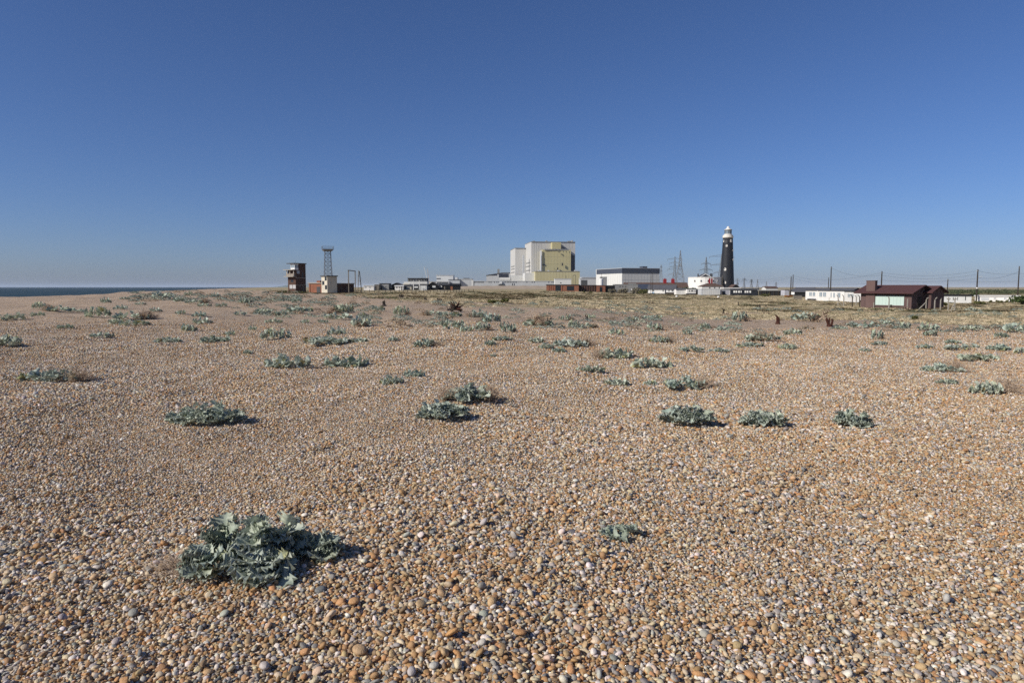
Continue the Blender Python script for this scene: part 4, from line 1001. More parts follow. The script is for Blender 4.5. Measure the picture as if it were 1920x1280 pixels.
# louvre strips lie on the left walls
def side_strip(p0, p1, pc, dc, pl, dd, r0, r1, m, name):
    # wall runs from the corner (pc, dc) back to (pl, dd); strip between columns p0..p1 of it
    O = ro.location; A_ = Vector((xcol(pc, dc), dc, 0)); B_ = Vector((xcol(pl, dd), dd, 0)); D_ = B_ - A_
    def at(px): k = (px - 960) / FPX; return (k * A_.y - A_.x) / (D_.x - k * D_.y)
    n_ = Vector((D_.y, -D_.x, 0)).normalized() * -1
    if n_.x > 0: n_ = -n_
    a, c = A_ + D_ * at(p0) + n_ * .35, A_ + D_ * at(p1) + n_ * .35
    z0, z1 = zrow(r1, dc), zrow(r0, dc); P = [(a.x - O.x, a.y - O.y, z0 - O.z), (c.x - O.x, c.y - O.y, z0 - O.z), (c.x - O.x, c.y - O.y, z1 - O.z), (a.x - O.x, a.y - O.y, z1 - O.z)]
    MB().extrude(P, tuple(-n_ * .5)).build(name, m, ro)
k = (984 - 960) / FPX; x0, x1 = xcol(996, 1000), xcol(1078, 1008); L = math.hypot(x1 - x0, 8); ux, uy = -8 / L, (x1 - x0) / L; dpt = (k * 1000 - x0) / (ux - k * uy); dl = 1000 + uy * dpt
for r_ in (490.5, 497.0, 505.0, 512.8): side_strip(994.3, 986, 996, 1000, 984, dl, r_, r_ + 2.2, MIDG, 'louvre')
k = (957 - 960) / FPX; x0, x1 = xcol(966, 1050), xcol(1000, 1053); L = math.hypot(x1 - x0, 3); ux, uy = -3 / L, (x1 - x0) / L; dpt = (k * 1050 - x0) / (ux - k * uy); dl2 = 1050 + uy * dpt
for r_ in (497.3, 502.3, 509.0, 516): side_strip(964.8, 958.5, 966, 1050, 957, dl2, r_, r_ + 1.8, MIDG, 'louvre')
for (p, q, r0, r1) in ((1017.5, 1022, 495.5, 497.5), (1053.5, 1055.3, 493, 498), (1045, 1046.6, 502, 505.5), (1047.4, 1048.8, 471.5, 473.5), (1039, 1040, 503, 504)): block(ro, 'vent', NAVY, p, 985, q, 985.3, 1.5, top=r0, base=r1)
for (p, q, r0, r1, dd) in ((1013.6, 1014.4, 478, 508, 983.5),): block(ro, 'downpipe', YELL if p > 1020 else WHITC, p, dd, q - 1.2, dd, .6, top=r0, base=r1)
for (p, r0) in ((1060.8, 517), (1074, 516), (1079, 516)): block(ro, 'lamp_post', DARKG, p, 940, p + .7, 940, .5, top=r0, base=534)
block(ro, 'lamp_arm', DARKG, 1074, 939.8, 1079.6, 939.8, .5, top=515.6, base=516.4)

def station(name, label, p0, p1, d, top, wm, rm=None, depth=20, wn_=(), roofrow=None, wall2=None):
    b = Bld(name, label, 'power station', p0, d, p1, d, depth, group='low buildings of the power station'); h = b.h(top); b.walls(h, wm)
    if rm: b.flat(h, rm, b.h(roofrow) - h if roofrow else .6, .4)
    for (a, c, r0, r1) in wn_: f = b.panel('window', GLASS, b.u(a), b.u(c), b.h(r1), b.h(r0), d=.12)
    return b
b = station('control_block', 'stepped white block at the left end of the power station', 818.5, 850, 900, 516.5, WHITC, PALEG, wn_=((819, 827, 521.5, 523.2),))
b.box('parapet', WHITC, 0, b.u(820.5), -.2, 4, b.h(516), b.h(515)); b.box('step', WHITC, b.w + .01, b.w + 5.5, 1, 18, 0, b.h(520))
b = station('windowed_range', 'low pale range with a strip of dark windows by the crane', 797, 842, 870, 528.3, WHITC, PALEG, wn_=tuple((820 + 2.7 * k, 822.2 + 2.7 * k, 529.3, 532.2) for k in range(8)))
b = station('grey_shed', 'pale grey shed with dark roof edge right of the white block', 841, 862, 880, 525, PALEG, DARKG, roofrow=524)
b = station('grey_works', 'pale grey works with flat roof lantern, left of the long annexe', 862, 885, 885, 523.5, PALEG, PALEG); b.box('roof_lantern', DARKG, b.u(869), b.u(880), 3, 10, b.h(523), b.h(521.2))
SQ = [887 + 2.35 * k for k in range(9)] + [916.5, 920, 926.5, 931, 934.5] + [944.5 + 2.9 * k for k in range(9)] + [987, 997, 1001, 1028, 1034, 1037]
b = station('long_annexe', 'long low pale annexe with a row of small square windows', 884, 1042, 850, 527.5, PALEG, PALEG, depth=25, wn_=tuple((p, p + 1.3, 528.3, 530) for p in SQ) + ((960, 961.3, 531.3, 535), (963.5, 964.8, 531.3, 535)))
b.box('end_tower', WHITC, 0, b.u(888), -.6, 8, 0, b.h(525)); b.box('white_hood', WHITC, b.u(937), b.u(941.5), -2, 1, b.h(532), b.h(528)); b.box('dark_mound', DARKG, b.u(935), b.u(945), -5, -.7, b.h(536), b.h(533))
b = station('turbine_hall', 'pale turbine hall with dark sloping roof left of the reactor', 912, 957, 1020, 521.5, PALEG, None)
rm = MB(); zt = b.h(511.5); z_ = b.h(521.5); zl = b.h(516.5)
rm.extrude([(0, 0, z_), (b.w, 0, z_), (b.w, 0, zt), (b.u(942), 0, zt), (0, 0, zl)], (0, 20, 0)).build('upper_wall', PALEG, b.o)
MB().extrude([(-.5, -.6, zl - .3), (b.u(942), -.6, zt - .3), (b.w, -.6, zt - .3), (b.w, -.6, zt + .5), (b.u(942), -.6, zt + .5), (-.5, -.6, zl + .5)], (0, 21, 0)).build('roof', DARKG, b.o)
b.panel('glazing', NAVY, b.u(935.5), b.u(953.5), b.h(520), b.h(513.2), d=.3); b.panel('glazing', NAVY, b.u(916.5), b.u(932), b.h(516.5), b.h(514.6), d=.3); b.box('chimney', MIDG, b.u(932.5), b.u(936.5), 8, 11, b.h(513), b.h(504)); b.panel('wall_band', WHITC, b.u(937), b.u(957), b.h(525), b.h(520.3), d=.5)
b = station('white_shed', 'plain white shed in front of the yellow annexe', 1040.5, 1071, 760, 523.3, WHITC, PALEG, depth=15); b.panel('vent', DARKG, b.u(1050), b.u(1052), b.h(531), b.h(529.3), d=.2)
b = station('link_shed', 'grey link building between reactor and white hall', 1088, 1141, 900, 522.3, PALEG, PALEG, depth=20); b.panel('dark_band', DARKG, b.u(1091), b.u(1126), b.h(522), b.h(520.6), d=.2) ; b.box('roof_box', PALEG, b.u(1089), b.w, 1, 18, b.h(522), b.h(519.4)); b.panel('dark_wall', DARKG, b.u(1089), b.u(1100), 0, b.h(525), d=.4); b.box('tank', WHITC, b.u(1117), b.u(1121), -3, -1, b.h(523), b.h(509)) if False else None
b = station('grey_silo_block', 'mid grey slatted block before the white hall', 1126, 1138, 700, 518.8, MIDG, None, depth=8)
for q in np.linspace(1127, 1137, 8): b.panel('slat', PALEG, b.u(q), b.u(q + .35), .5, b.h(519.5), d=.1)
b = Bld('white_hall', 'large white hall with dark blue band under its roof', 'hall', 1166, 800, 1236, 816, pl=1117)
h1, h2 = b.h(512.3), b.h(503); b.walls(h1, WHITC); b.box('band', BAND, -.25, b.w + .25, -.25, b.dep - 1.5, h1, h2); b.box('roof_edge', PALEG, -.4, b.w + .4, -.4, b.dep - 1.3, h2, h2 + .5); b.box('gable_strip', WHITC, -.2, b.w, b.dep - 1.49, b.dep, h1, h2 + .5)
b.box('roof_vent', BAND, b.u(1209), b.u(1217), 6, 14, h2 + .5, b.h(499)); b.box('roof_vent_cap', BAND, b.u(1208.4), b.u(1217.6), 5.6, 14.4, b.h(499), b.h(498.6))
for q in np.arange(1, 12): b.panel('panel_joint', PALEG, b.w * q / 12 - .1, b.w * q / 12 + .1, 0, h1, d=.06); b.panel('panel_joint', PALEG, b.dep * q / 12 - .15, b.dep * q / 12 + .15, 0, h1, face='l', d=.06)
for q in (0.3, .6): b.panel('panel_joint', PALEG, 0, b.w, h1 * q, h1 * q + .2, d=.08)

# shingle flood bank before the station
n = 60; V = []; Fb = []
for i in range(n):
    px = 850 + (1215 - 850) * i / (n - 1); d = 640; x = xcol(px, d); top = zrow(np.interp(px, [850, 866, 890, 1000, 1100, 1190, 1215], [541.5, 536.8, 535.8, 535.6, 536, 538, 541.5]) + .25 * math.sin(i * 1.7), d)
    for j, (yo, f) in enumerate(((-16, 0), (-6, .7), (0, 1), (5, 1), (16, 0))): z = land1(x, d + yo); V.append((x, d + yo, z - .3 + (top - z + .3) * f))
for i in range(n - 1):
    for j in range(4): Fb.append((i * 5 + j, (i + 1) * 5 + j, (i + 1) * 5 + j + 1, i * 5 + j + 1))
bank = np_mesh('flood_bank', np.array(V), np.array(Fb), paint('bank_shingle', '#a3937f', 0.95, 0.2, 0.25, 0.3, streak=False), smooth=True); tag(bank, kind='structure')

# mobile crane behind the cottages
x, y = xcol(804, 760), 760; z = land1(x, y); YEL = paint('crane_yellow', '#c9b98a', 0.6, .1, 1, 0); o = empty('mobile_crane', (x, y, z), 0, 'mobile crane with two pale raised booms behind the cottages', 'crane')
MB().box(-4.5, 4.5, -1.3, 1.3, 1.0, 2.2).build('chassis', YEL, o); MB().box(-4.4, -2.4, -1.25, 1.25, 2.2, 3.6).build('cab', YEL, o); MB().box(-1.2, 2.2, -1.2, 1.2, 2.2, 3.9).build('slew_house', YEL, o)
for xx in (-3.4, -1.9, 1.6, 3.1): MB().tube([(xx, -1.45, .6), (xx, 1.45, .6)], .6, 12).build('wheel', DARKG, o)
def cp(px, row): return (xcol(px, y) - x, 0, zrow(row, y) - z)
MB().tube([(0, 0, 3.5), cp(795.3, 500)], [.42, .22], 4).build('boom', WHITC, o); MB().tube([(1.2, .5, 3.5), cp(801.5, 504)], [.3, .18], 4).build('jib', paint('crane_tan', '#c2a68a', .6, .1, 1, 0), o); MB().tube([cp(795.3, 500), cp(801.5, 504)], .08, 4).build('tie', STEEL, o)

# -- brick pavilion and its neighbours
b = Bld('brick_pavilion', 'low flat-roofed orange brick pavilion before the power station', 'building', 1024.5, 332, 1085, 330, 7); h = b.h(534.3); b.walls(h, ORANGE); b.flat(h, DARKG, .3, .3)
b.panel('doorway', GLASS, b.u(1041), b.u(1051.5), .05, h - .25); b.win(b.u(1062.5), b.u(1076), .6, h - .5, frame=WOODD); b.panel('pier', ORANGE, b.u(1051.6), b.u(1054), 0, h, d=.2); b.panel('low_wall', DARKG, b.u(1026), b.u(1040), 0, .55, d=.5)
for k in (1029, 1033, 1037): b.panel('pilaster', BRICK, b.u(k), b.u(k + .6), .6, h, d=.1)
b = Bld('dark_lean_to', 'long dark lean-to right of the brick pavilion', 'shed', 1085.6, 333, 1119, 333, 6); h = b.h(535); b.walls(h, BRICKD); b.flat(h, DARKG, .2, .15)
for k in range(7): b.panel('post', TAR, b.u(1088 + 4.6 * k), b.u(1088.7 + 4.6 * k), 0, h, d=.12)
b = Bld('small_brick_block', 'small orange brick block with square dark opening', 'building', 1119.5, 331, 1135, 331, 6); h = b.h(535.3); b.walls(h, ORANGE); b.flat(h, DARKG, .2, .15); b.panel('opening', GLASS, b.u(1124), b.u(1129), .3, h - .6)
b = Bld('dark_end_shed', 'dark shed at the right end of the brick block', 'shed', 1135.6, 333, 1153, 333, 6); h = b.h(535.6); b.walls(h, TAR); b.flat(h, DARKG, .2, .2)
o = MB().lathe([(1.0, 0), (1.0, 3.0), (.7, 3.3), (.1, 3.4)], 14).build('water_tank', WHITE, smooth=False); o.location = (xcol(1127, 345), 345, zrow(534.6, 345)); tag(o, 'small white tank on the roof line above the brick block', 'tank')
MB().box(-1.1, 1.1, -1.1, 1.1, -(o.location.z - land1(xcol(1127, 345), 345)), -.01).build('stand', DARKG, o)
b = Bld('grey_block_house', 'flat grey block house with three small windows behind shrubs', 'building', 1153, 350, 1196, 350, 8); h = b.h(533.5); b.walls(h, MIDG); b.flat(h, MIDG, .2, .1)
b.wins(((1160, 1163), (1165.2, 1168.2), (1170.5, 1173.8)), 535.8, 538.3, frame=MIDG); b.panel('door', WHITE, b.u(1182.5), b.u(1184.5), .2, 2.3); b.panel('parapet_step', MIDG, b.u(1177), b.u(1192), h, h + .7, d=.01)
b = Bld('black_roof_house', 'house with glossy dark roof right of the grey block house', 'house', 1190, 372, 1221, 372, 9); h = b.h(541); b.walls(h, MIDG); b.gable(h, b.h(533), BAND, MIDG, .4)
b = Bld('long_terrace', 'long brown-grey roofed terrace with two red chimneys', 'house', 1172, 400, 1290, 398, 9); h = b.h(538.5); b.walls(h, OFFW); b.gable(h, b.h(530), BROWNR, OFFW, .4)
for p in (1245.2, 1260.2):
    ch = b.box('chimney', REDP, b.u(p), b.u(p + 5.6), 3.7, 5.3, h, b.h(523)); 
    for q in (.25, .6): MB().tube([(b.u(p) + 1.7 * q, 4.5, b.h(523)), (b.u(p) + 1.7 * q, 4.5, b.h(521.5))], .22, 6).build('chimney_pot', REDP, ch)
b = Bld('white_bungalow', 'white bungalow with grey hipped roofs and dark fence', 'bungalow', 1215, 322, 1266, 318, 8); h = b.h(541.8); b.walls(h, WHITE); b.gable(h, b.h(534.3), SLATE, WHITE, .4)
b.wins(((1222, 1226), (1241, 1244), (1252, 1255), (1258, 1262)), 543, 546.6); b.panel('door', NAVY, b.u(1246), b.u(1248), .05, 2.0); b.panel('garden_fence', WOODD, b.u(1248), b.u(1264), 0, .9, d=2.0); b.box('water_butt', paint('blue_plastic', '#6f9cc0', .5, .1, 1, 0), b.u(1223), b.u(1225.5), -1.0, -.3, 0, .95)
b = Bld('white_chalet', 'white chalet with upright boards right of the bungalow', 'chalet', 1268, 312, 1287, 312, 4); h = b.h(542.8); b.walls(h, WHITE); b.gable(h, b.h(540.8), SLATE, WHITE, .3)
for q in np.linspace(1270, 1285, 7): b.panel('board', OFFW, b.u(q), b.u(q + .5), .3, h, d=.05)
b = Bld('white_caravan', 'white caravan with big windows and blue base left of the garage', 'caravan', 1288, 310, 1305, 310, 3); h = b.h(542); b.box('body', WHITE, 0, b.w, 0, b.dep, .6, h); b.box('plinth', NAVY, .1, b.w - .1, .1, b.dep - .1, 0, .6); b.flat(h, SLATE, .15, .1); b.wins(((1290, 1293), (1294.5, 1299), (1300.5, 1303)), 543.2, 547)
b = Bld('dark_gable_shed', 'dark shed between the caravan and the grey garage', 'shed', 1305.5, 312, 1315, 312, 4); h = b.h(545); b.walls(h, TAR); b.gable(h, b.h(542.5), DARKG, TAR, .2)

# -- round white keepers' house
x, y = xcol(1321, 512), 512; z = land1(x, y); o = empty('round_house', (x, y, z), 0, "round white keepers' house left of the black lighthouse", 'house'); Rr = 62 / 2 / FPX * 500; tz = zrow(519.3, 500) - z
MB().lathe([(Rr, 0), (Rr, tz - .5), (Rr + .15, tz - .5), (Rr + .15, tz), (Rr - .5, tz), (Rr - .5, tz - .3)], 24).build('wall', WHITE, o)
for k, px in enumerate((1297, 1306.5, 1318.5, 1328.5, 1338)):
    lx = (px - 1321) / FPX * 500; a = math.asin(max(-.98, min(.98, lx / Rr))); cx, cyy = Rr * math.sin(a), -Rr * math.cos(a); e = MB().box(-.55, .55, -.16, .1, zrow(528.5, 500) - z, zrow(524.5, 500) - z).build('window', WHITE, o); e.location = (cx, cyy, 0); e.rotation_euler.z = a
    MB().box(-.42, .42, -.2, -.15, zrow(528.2, 500) - z, zrow(524.8, 500) - z).build('pane', GLASS, e)
zr = zrow(513.5, 500) - z; w = 19 / 2 / FPX * 500
MB().extrude([(-1.2 - w, -6, tz - .35), (w - 1.2, -6, tz - .35), (-1.2, -6, zr)], (0, 9, 0)).build('attic', DARKG, o)
MB().extrude([(-1.2 - w - .6, -6.2, tz - .2), (-1.2, -6.2, zr + .05), (-1.2 + w + .6, -6.2, tz - .2), (-1.2 + w + .6, -6.2, tz), (-1.2, -6.2, zr + .25), (-1.2 - w - .6, -6.2, tz)], (0, 9.5, 0)).build('roof', SLATE, o)
MB().extrude([(-1.2 - w - .6, -6.5, tz - .3), (-1.2, -6.5, zr - .1), (-1.2 + w + .6, -6.5, tz - .3), (-1.2 + w + .6, -6.5, tz + .1), (-1.2, -6.5, zr + .3), (-1.2 - w - .6, -6.5, tz + .1)], (0, .28, 0)).build('verge_board', WHITE, o)
for px, r0 in ((1306.3, 513), (1329.8, 512.5), (1332.6, 512.5)): lx = (px - 1321) / FPX * 500; MB().box(lx - .4, lx + .4, -3, -2.2, tz - .4, zrow(r0, 505) - z).build('chimney', DARKG, o)
b = Bld('hipped_house', 'white house with dark hipped roof and twin red chimneys', 'house', 1316, 425, 1357, 425, 9); h = b.h(537); b.walls(h, WHITE); b.hip(h, b.h(530.8), BROWNR, .4)
for p in (1331.5, 1336): ch = b.box('chimney', REDP, b.u(p), b.u(p + 2.3), 4, 5, h, b.h(522.5)); MB().tube([(b.u(p + 1.1), 4.5, b.h(522.5)), (b.u(p + 1.1), 4.5, b.h(521))], .25, 6).build('chimney_pot', REDP, ch)
b.wins(((1328, 1331), (1337, 1340), (1346, 1349)), 538, 541)

# -- lighthouse
x, y = xcol(1362.5, 510), 510; z = land1(x, y); S_ = 510 / FPX
LBLK = paint('lighthouse_black', '#232428', 0.55, 0.12, 0.25, 0.05); LWHT = paint('lighthouse_cream', '#dad6cc', 0.7, 0.12, 0.8, 0.1)
o = empty('lighthouse', (x, y, z), 0, 'tall tapering black lighthouse with cream gallery and lantern', 'lighthouse')
def zr_(r): return zrow(r, y) - z
Rb, Rt = 14.0 * S_, 8.9 * S_
prof = [(Rb + .2, 0), (Rb, .5)] + [(Rb + (Rt - Rb) * (t ** .85), .5 + (zr_(446.5) - .5) * t) for t in np.linspace(.1, 1, 10)]
MB().lathe(prof, 40).build('tower', LBLK, o, True)
g = MB().lathe([(Rt + .02, zr_(446.5)), (9.2 * S_, zr_(446.3)), (10.1 * S_, zr_(445.2)), (10.1 * S_, zr_(444.2)), (9.3 * S_, zr_(444.2)), (9.3 * S_, zr_(441.0)), (9.0 * S_, zr_(440.9)), (8.9 * S_, zr_(442.8)), (1, zr_(442.8))], 40).build('gallery', LWHT, o)
MB().lathe([(7.2 * S_, zr_(442.8)), (7.2 * S_, zr_(438.8))], 24).build('lantern_base', LWHT, o)
MB().lathe([(6.0 * S_, zr_(438.8)), (6.0 * S_, zr_(431.2))], 20).build('lantern_glass', PALEGL, o)
for k in range(14): a = 2 * math.pi * k / 14; MB().tube([(6.2 * S_ * math.cos(a), 6.2 * S_ * math.sin(a), zr_(438.8)), (6.2 * S_ * math.cos(a), 6.2 * S_ * math.sin(a), zr_(431.2))], .12, 4).build('lantern_bar', DARKG, o)
MB().lathe([(7.0 * S_, zr_(431.3)), (7.0 * S_, zr_(430.5)), (4.4 * S_, zr_(429.5)), (2.6 * S_, zr_(427.2)), (2.4 * S_, zr_(425.8)), (1.2 * S_, zr_(424.6)), (.2, zr_(424.2))], 24).build('dome', LWHT, o, True)
MB().lathe([(7.1 * S_, zr_(431.8)), (7.1 * S_, zr_(431.31))], 24).build('lantern_eave', DARKG, o)
for (dx, r0, r1, ww) in ((-8.4, 450, 454.3, 2.0), (3.0, 449.4, 454.5, 3.4), (-4.6, 459, 463, 3.2), (-6.6, 502.5, 507.5, 3.8), (-6.5, 527.5, 532, 3.2), (8.0, 467.8, 471.5, 2.6), (8.3, 485, 489, 2.6)):
    t = (zr_((r0 + r1) / 2) - .5) / (zr_(446.5) - .5); rr = Rb + (Rt - Rb) * t ** .85; lx = max(-.97 * rr, min(.97 * rr, dx * S_ + (rr - Rt) * 0)); a = math.asin(lx / rr); hh = (r1 - r0) * S_; wd = ww * S_
    e = MB().box(-wd / 2, wd / 2, -.28, .2, -hh / 2, hh / 2 * .55).extrude([(-wd / 2, -.28, hh / 2 * .55), (wd / 2, -.28, hh / 2 * .55), (wd / 4, -.28, hh / 2), (-wd / 4, -.28, hh / 2)], (0, .5, 0)).build('window', LWHT, o); e.location = (rr * math.sin(a), -rr * math.cos(a), zr_((r0 + r1) / 2)); e.rotation_euler.z = a
    MB().box(-wd * .32, wd * .0, -.33, -.27, -hh * .1, hh * .34).build('pane', GLASS, e)

# -- houses right of the lighthouse
b = Bld('grey_garage', 'pale grey panelled garage below the lighthouse', 'garage', 1315.5, 300, 1350, 300, 6); h = b.h(541.8); b.walls(h, PALEG); b.flat(h, OFFW, .15, .15)
for k in range(8): b.panel('panel', OFFW, b.u(1317 + 4.1 * k), b.u(1320.7 + 4.1 * k), .3, h - .15, d=.07)
b = Bld('lilac_garage', 'small lilac-grey garage beside the panelled one', 'garage', 1350.5, 302, 1368, 302, 6); h = b.h(543.5); b.walls(h, paint('lilac_render', '#b2b2b8', .8, .1, .8, 0)); b.flat(h, PALEG, .15, .15); b.panel('door', NAVY, b.u(1353), b.u(1359), .05, 1.9); b.panel('white_trim', WHITE, b.u(1367), b.u(1368), 0, h + .6, d=.1)
b = Bld('white_canopy', 'white flat canopy roof at the foot of the lighthouse', 'shelter', 1357, 330, 1388, 330, 5); h = b.h(541); b.flat(h, WHITE, .45, .2); b.walls(h, MIDG)
b = Bld('dark_gabled_cottage', 'dark gabled cottage with stovepipe right of the lighthouse', 'cottage', 1373, 430, 1386, 430, 8); h = b.h(538.5); b.walls(h, TAR); b.gable(h, b.h(533.5), BROWNR, TAR, .4, axis='y'); b.box('stovepipe', DARKG, b.u(1384.2), b.u(1385), 2, 2.3, h, b.h(529.5))
b = Bld('navy_chalet', 'long navy chalet with bright white windows', 'chalet', 1369, 288, 1421, 284, 7); h = b.h(543.5); NAVYD = board_paint('dark_navy_board', '#1d2027', .2); b.walls(h, NAVYD); b.gable(h, b.h(541.3), DARKG, NAVYD, .3); b.wins(((1374, 1377), (1378, 1381), (1383, 1386), (1387.5, 1389.5), (1395, 1398), (1399, 1402), (1404, 1407)), 545, 548.6, pane=BLIND)
b = Bld('open_black_shed', 'long black open-fronted shed under a pale flat roof', 'shed', 1423, 282, 1471, 276, 7); h = b.h(544.8); b.walls(h, TAR); b.flat(h, MIDG, .25, .5)
for k in range(6): b.panel('post', WOODD, b.u(1426 + 8 * k), b.u(1427 + 8 * k), 0, h, d=.35)
b = Bld('brown_cottage', 'far brown-roofed cottage between open shed and lighthouse', 'cottage', 1436, 470, 1458, 470, 8); h = b.h(540); b.walls(h, OFFW); b.gable(h, b.h(537), BROWNR, OFFW, .4)
b = Bld('grey_cabin', 'pale lilac cabin box at the end of the open shed', 'cabin', 1471.5, 272, 1479.5, 272, 4); h = b.h(543.6); b.walls(h, paint('lilac_render', '#a7a6b8')); b.flat(h, DARKG, .12, .1)
b = Bld('dark_chalet', 'low dark chalet with white-framed panes left of the white house', 'chalet', 1480.5, 262, 1512, 255, 8); h = b.h(545.3); b.walls(h, TAR); b.gable(h, b.h(539.5), SLATE, TAR, .4); b.win(b.u(1481.5), b.u(1488.5), b.h(552), b.h(547), pane=BLIND); b.wins(((1493, 1496), (1497.5, 1500.5), (1502, 1505)), 547.5, 551.5, pane=BLIND)
b = Bld('slate_roof_house', 'long house with low slate roof behind the white house', 'house', 1490, 235, 1592, 218, 8); h = b.h(547, .4); b.walls(h, TAR); b.gable(h, b.h(540.5, .4), SLATE, TAR, .5)
b = Bld('white_house', 'long bright white house with tall pale windows', 'house', 1510.5, 188, 1583, 168, 4); h = b.h(545.4, .5); b.walls(h, WHITE); b.flat(h, DARKG, .12, .15)
b.wins(((1516, 1521.5), (1522.5, 1528)), 546.8, 555, pane=PALEGL); b.wins(((1535, 1541), (1542, 1548)), 546.8, 555.5, pane=PALEGL); b.wins(((1556, 1559), (1561, 1565), (1569, 1575)), 547.5, 556.5, pane=PALEGL); b.panel('step', DARKG, b.u(1516), b.u(1529), 0, .5, d=.5); b.panel('pillar', WHITE, b.u(1531), b.u(1533), 0, h, d=.15)
b = Bld('white_extension', 'white extension of the long house beside the maroon hut', 'house', 1583.5, 166, 1619, 150, 5); h = b.h(547.4, .5); b.walls(h, WHITE); b.flat(h, DARKG, .12, .12); b.wins(((1588, 1594), (1595, 1600)), 550, 557, pane=PALEGL); b.panel('door', OFFW, b.u(1604), b.u(1607), .1, 2.0)
# beyond the hut
b = Bld('pale_shed', 'long pale shed with narrow dark doors right of the maroon hut', 'shed', 1766, 148, 1822, 145.5, 5); h = b.h(554, .3); b.walls(h, OFFW); b.flat(h, TAR, .22, .3); b.wins(((1775.5, 1778), (1784.5, 1786.5), (1792.5, 1794.5)), 556.5, 562.5, frame=OFFW); b.panel('door', GLASS, b.u(1808), b.u(1809.3), h - 1.0, h - .1)
b = Bld('white_sheds', 'long low white shed with grey shutter, far right', 'shed', 1828.5, 166, 1912, 161, 6); h = b.h(555.3, .3); b.walls(h, WHITE); b.flat(h, OFFW, .2, .25); b.panel('shutter', PALEG, b.u(1838), b.u(1853), .3, h - .3); b.wins(((1831, 1834), (1861, 1866), (1880, 1886)), 557, 561, pane=PALEGL)

# ------------------------------------------------------------------ pylons, poles and wires
def pylon(name, label, px, d, top, yaw, base_w, waist_row, waist_w, arms, thick=.22):
    """lattice pylon: legs, bracing and a crossarm per level; arms = (row, half length m)"""
    x = xcol(px, d); z = land1(x, d); o = empty(name, (x, d, z), yaw, label, 'pylon', 'electricity pylons beyond the lighthouse'); H = zrow(top, d) - z; Hw = zrow(waist_row, d) - z
    def hw(q): return base_w + (waist_w - base_w) * (q / Hw) ** .8 if q < Hw else waist_w + (.25 - waist_w) * (q - Hw) / (H - Hw)
    lv = [0, Hw * .3, Hw * .52, Hw * .7, Hw * .86, Hw] + [Hw + (H - Hw) * k / 5 for k in range(1, 6)]
    for sx in (-1, 1):
        for sy in (-1, 1): MB().tube([(sx * hw(q), sy * hw(q), q) for q in lv], thick, 4).build('leg', STEEL, o)
    m = MB()
    for i in range(len(lv) - 1):
        a, c = hw(lv[i]), hw(lv[i + 1]); P = [(-a, -a, lv[i]), (a, -a, lv[i]), (a, a, lv[i]), (-a, a, lv[i])]; Q = [(-c, -c, lv[i + 1]), (c, -c, lv[i + 1]), (c, c, lv[i + 1]), (-c, c, lv[i + 1])]
        for k in range(4): m.tube([P[k], Q[(k + 1) % 4]], thick * .55, 3); m.tube([P[(k + 1) % 4], Q[k]], thick * .55, 3); m.tube([Q[k], Q[(k + 1) % 4]], thick * .55, 3)
    m.build('bracing', STEEL, o)
    for row, L in arms:
        q = zrow(row, d) - z; w = hw(q); m = MB()
        for s in (-1, 1):
            tip = (s * L, 0, q)
            for sy in (-1, 1): m.tube([(s * w, sy * w, q), tip], thick * .7, 3); m.tube([(s * w, sy * w, q + 2.2), tip], thick * .6, 3)
            for f in (.25, .5, .75): m.tube([(s * (w + (L - w) * f), 0, q), (s * (w + (L - w) * (f - .2)), 0, q + 2.2 * (1 - f + .2))], thick * .4, 3)
            m.tube([tip, (s * L, 0, q - 2.4)], .2, 4)
        m.build('crossarm', STEEL, o)
    return o
pylon('pylon', 'tall splay-legged pylon, its crossarms end-on, over the red chimneys', 1274.5, 900, 469.5, R(86), 8.0, 497, 1.9, ((484, 7), (498, 8)), .26)
pylon('pylon', 'slim pylon with four crossarms left of the splay-legged one', 1264.5, 960, 481, 0, 5.0, 512, 1.5, ((486, 10.5), (493.5, 7.5), (500.5, 8), (505, 10.5), (514.5, 9)), .22)
pylon('pylon', 'faint far pylon just right of the white hall', 1239, 1250, 496, R(60), 5.0, 515, 1.5, ((501, 7), (508, 7)), .2)
pylon('pylon', 'pylon behind the round white house, arms to both sides', 1323, 1000, 482, R(20), 6.0, 508, 1.8, ((494.5, 8), (506, 11)), .24)
pylon('pylon', 'pylon half hidden behind the black lighthouse', 1352, 820, 476, R(4), 5.5, 502, 1.6, ((481, 15), (497, 13), (511.5, 9.5)), .22)
for k, (px, top, d) in enumerate(((1382, 522, 1500), (1395, 521, 1400), (1408.5, 523, 1300), (1420, 523.5, 1350), (1437, 527, 1700), (1455, 528, 1900))):
    pylon('far_pylon', 'tiny far-off pylon on the skyline, %s right of the lighthouse' % ('first', 'second', 'third', 'fourth', 'fifth', 'sixth')[k], px, d, top, R(20 * k), 3.0, 532, 1.0, ((top + 2.5, 5), (top + 5, 6)), .22)

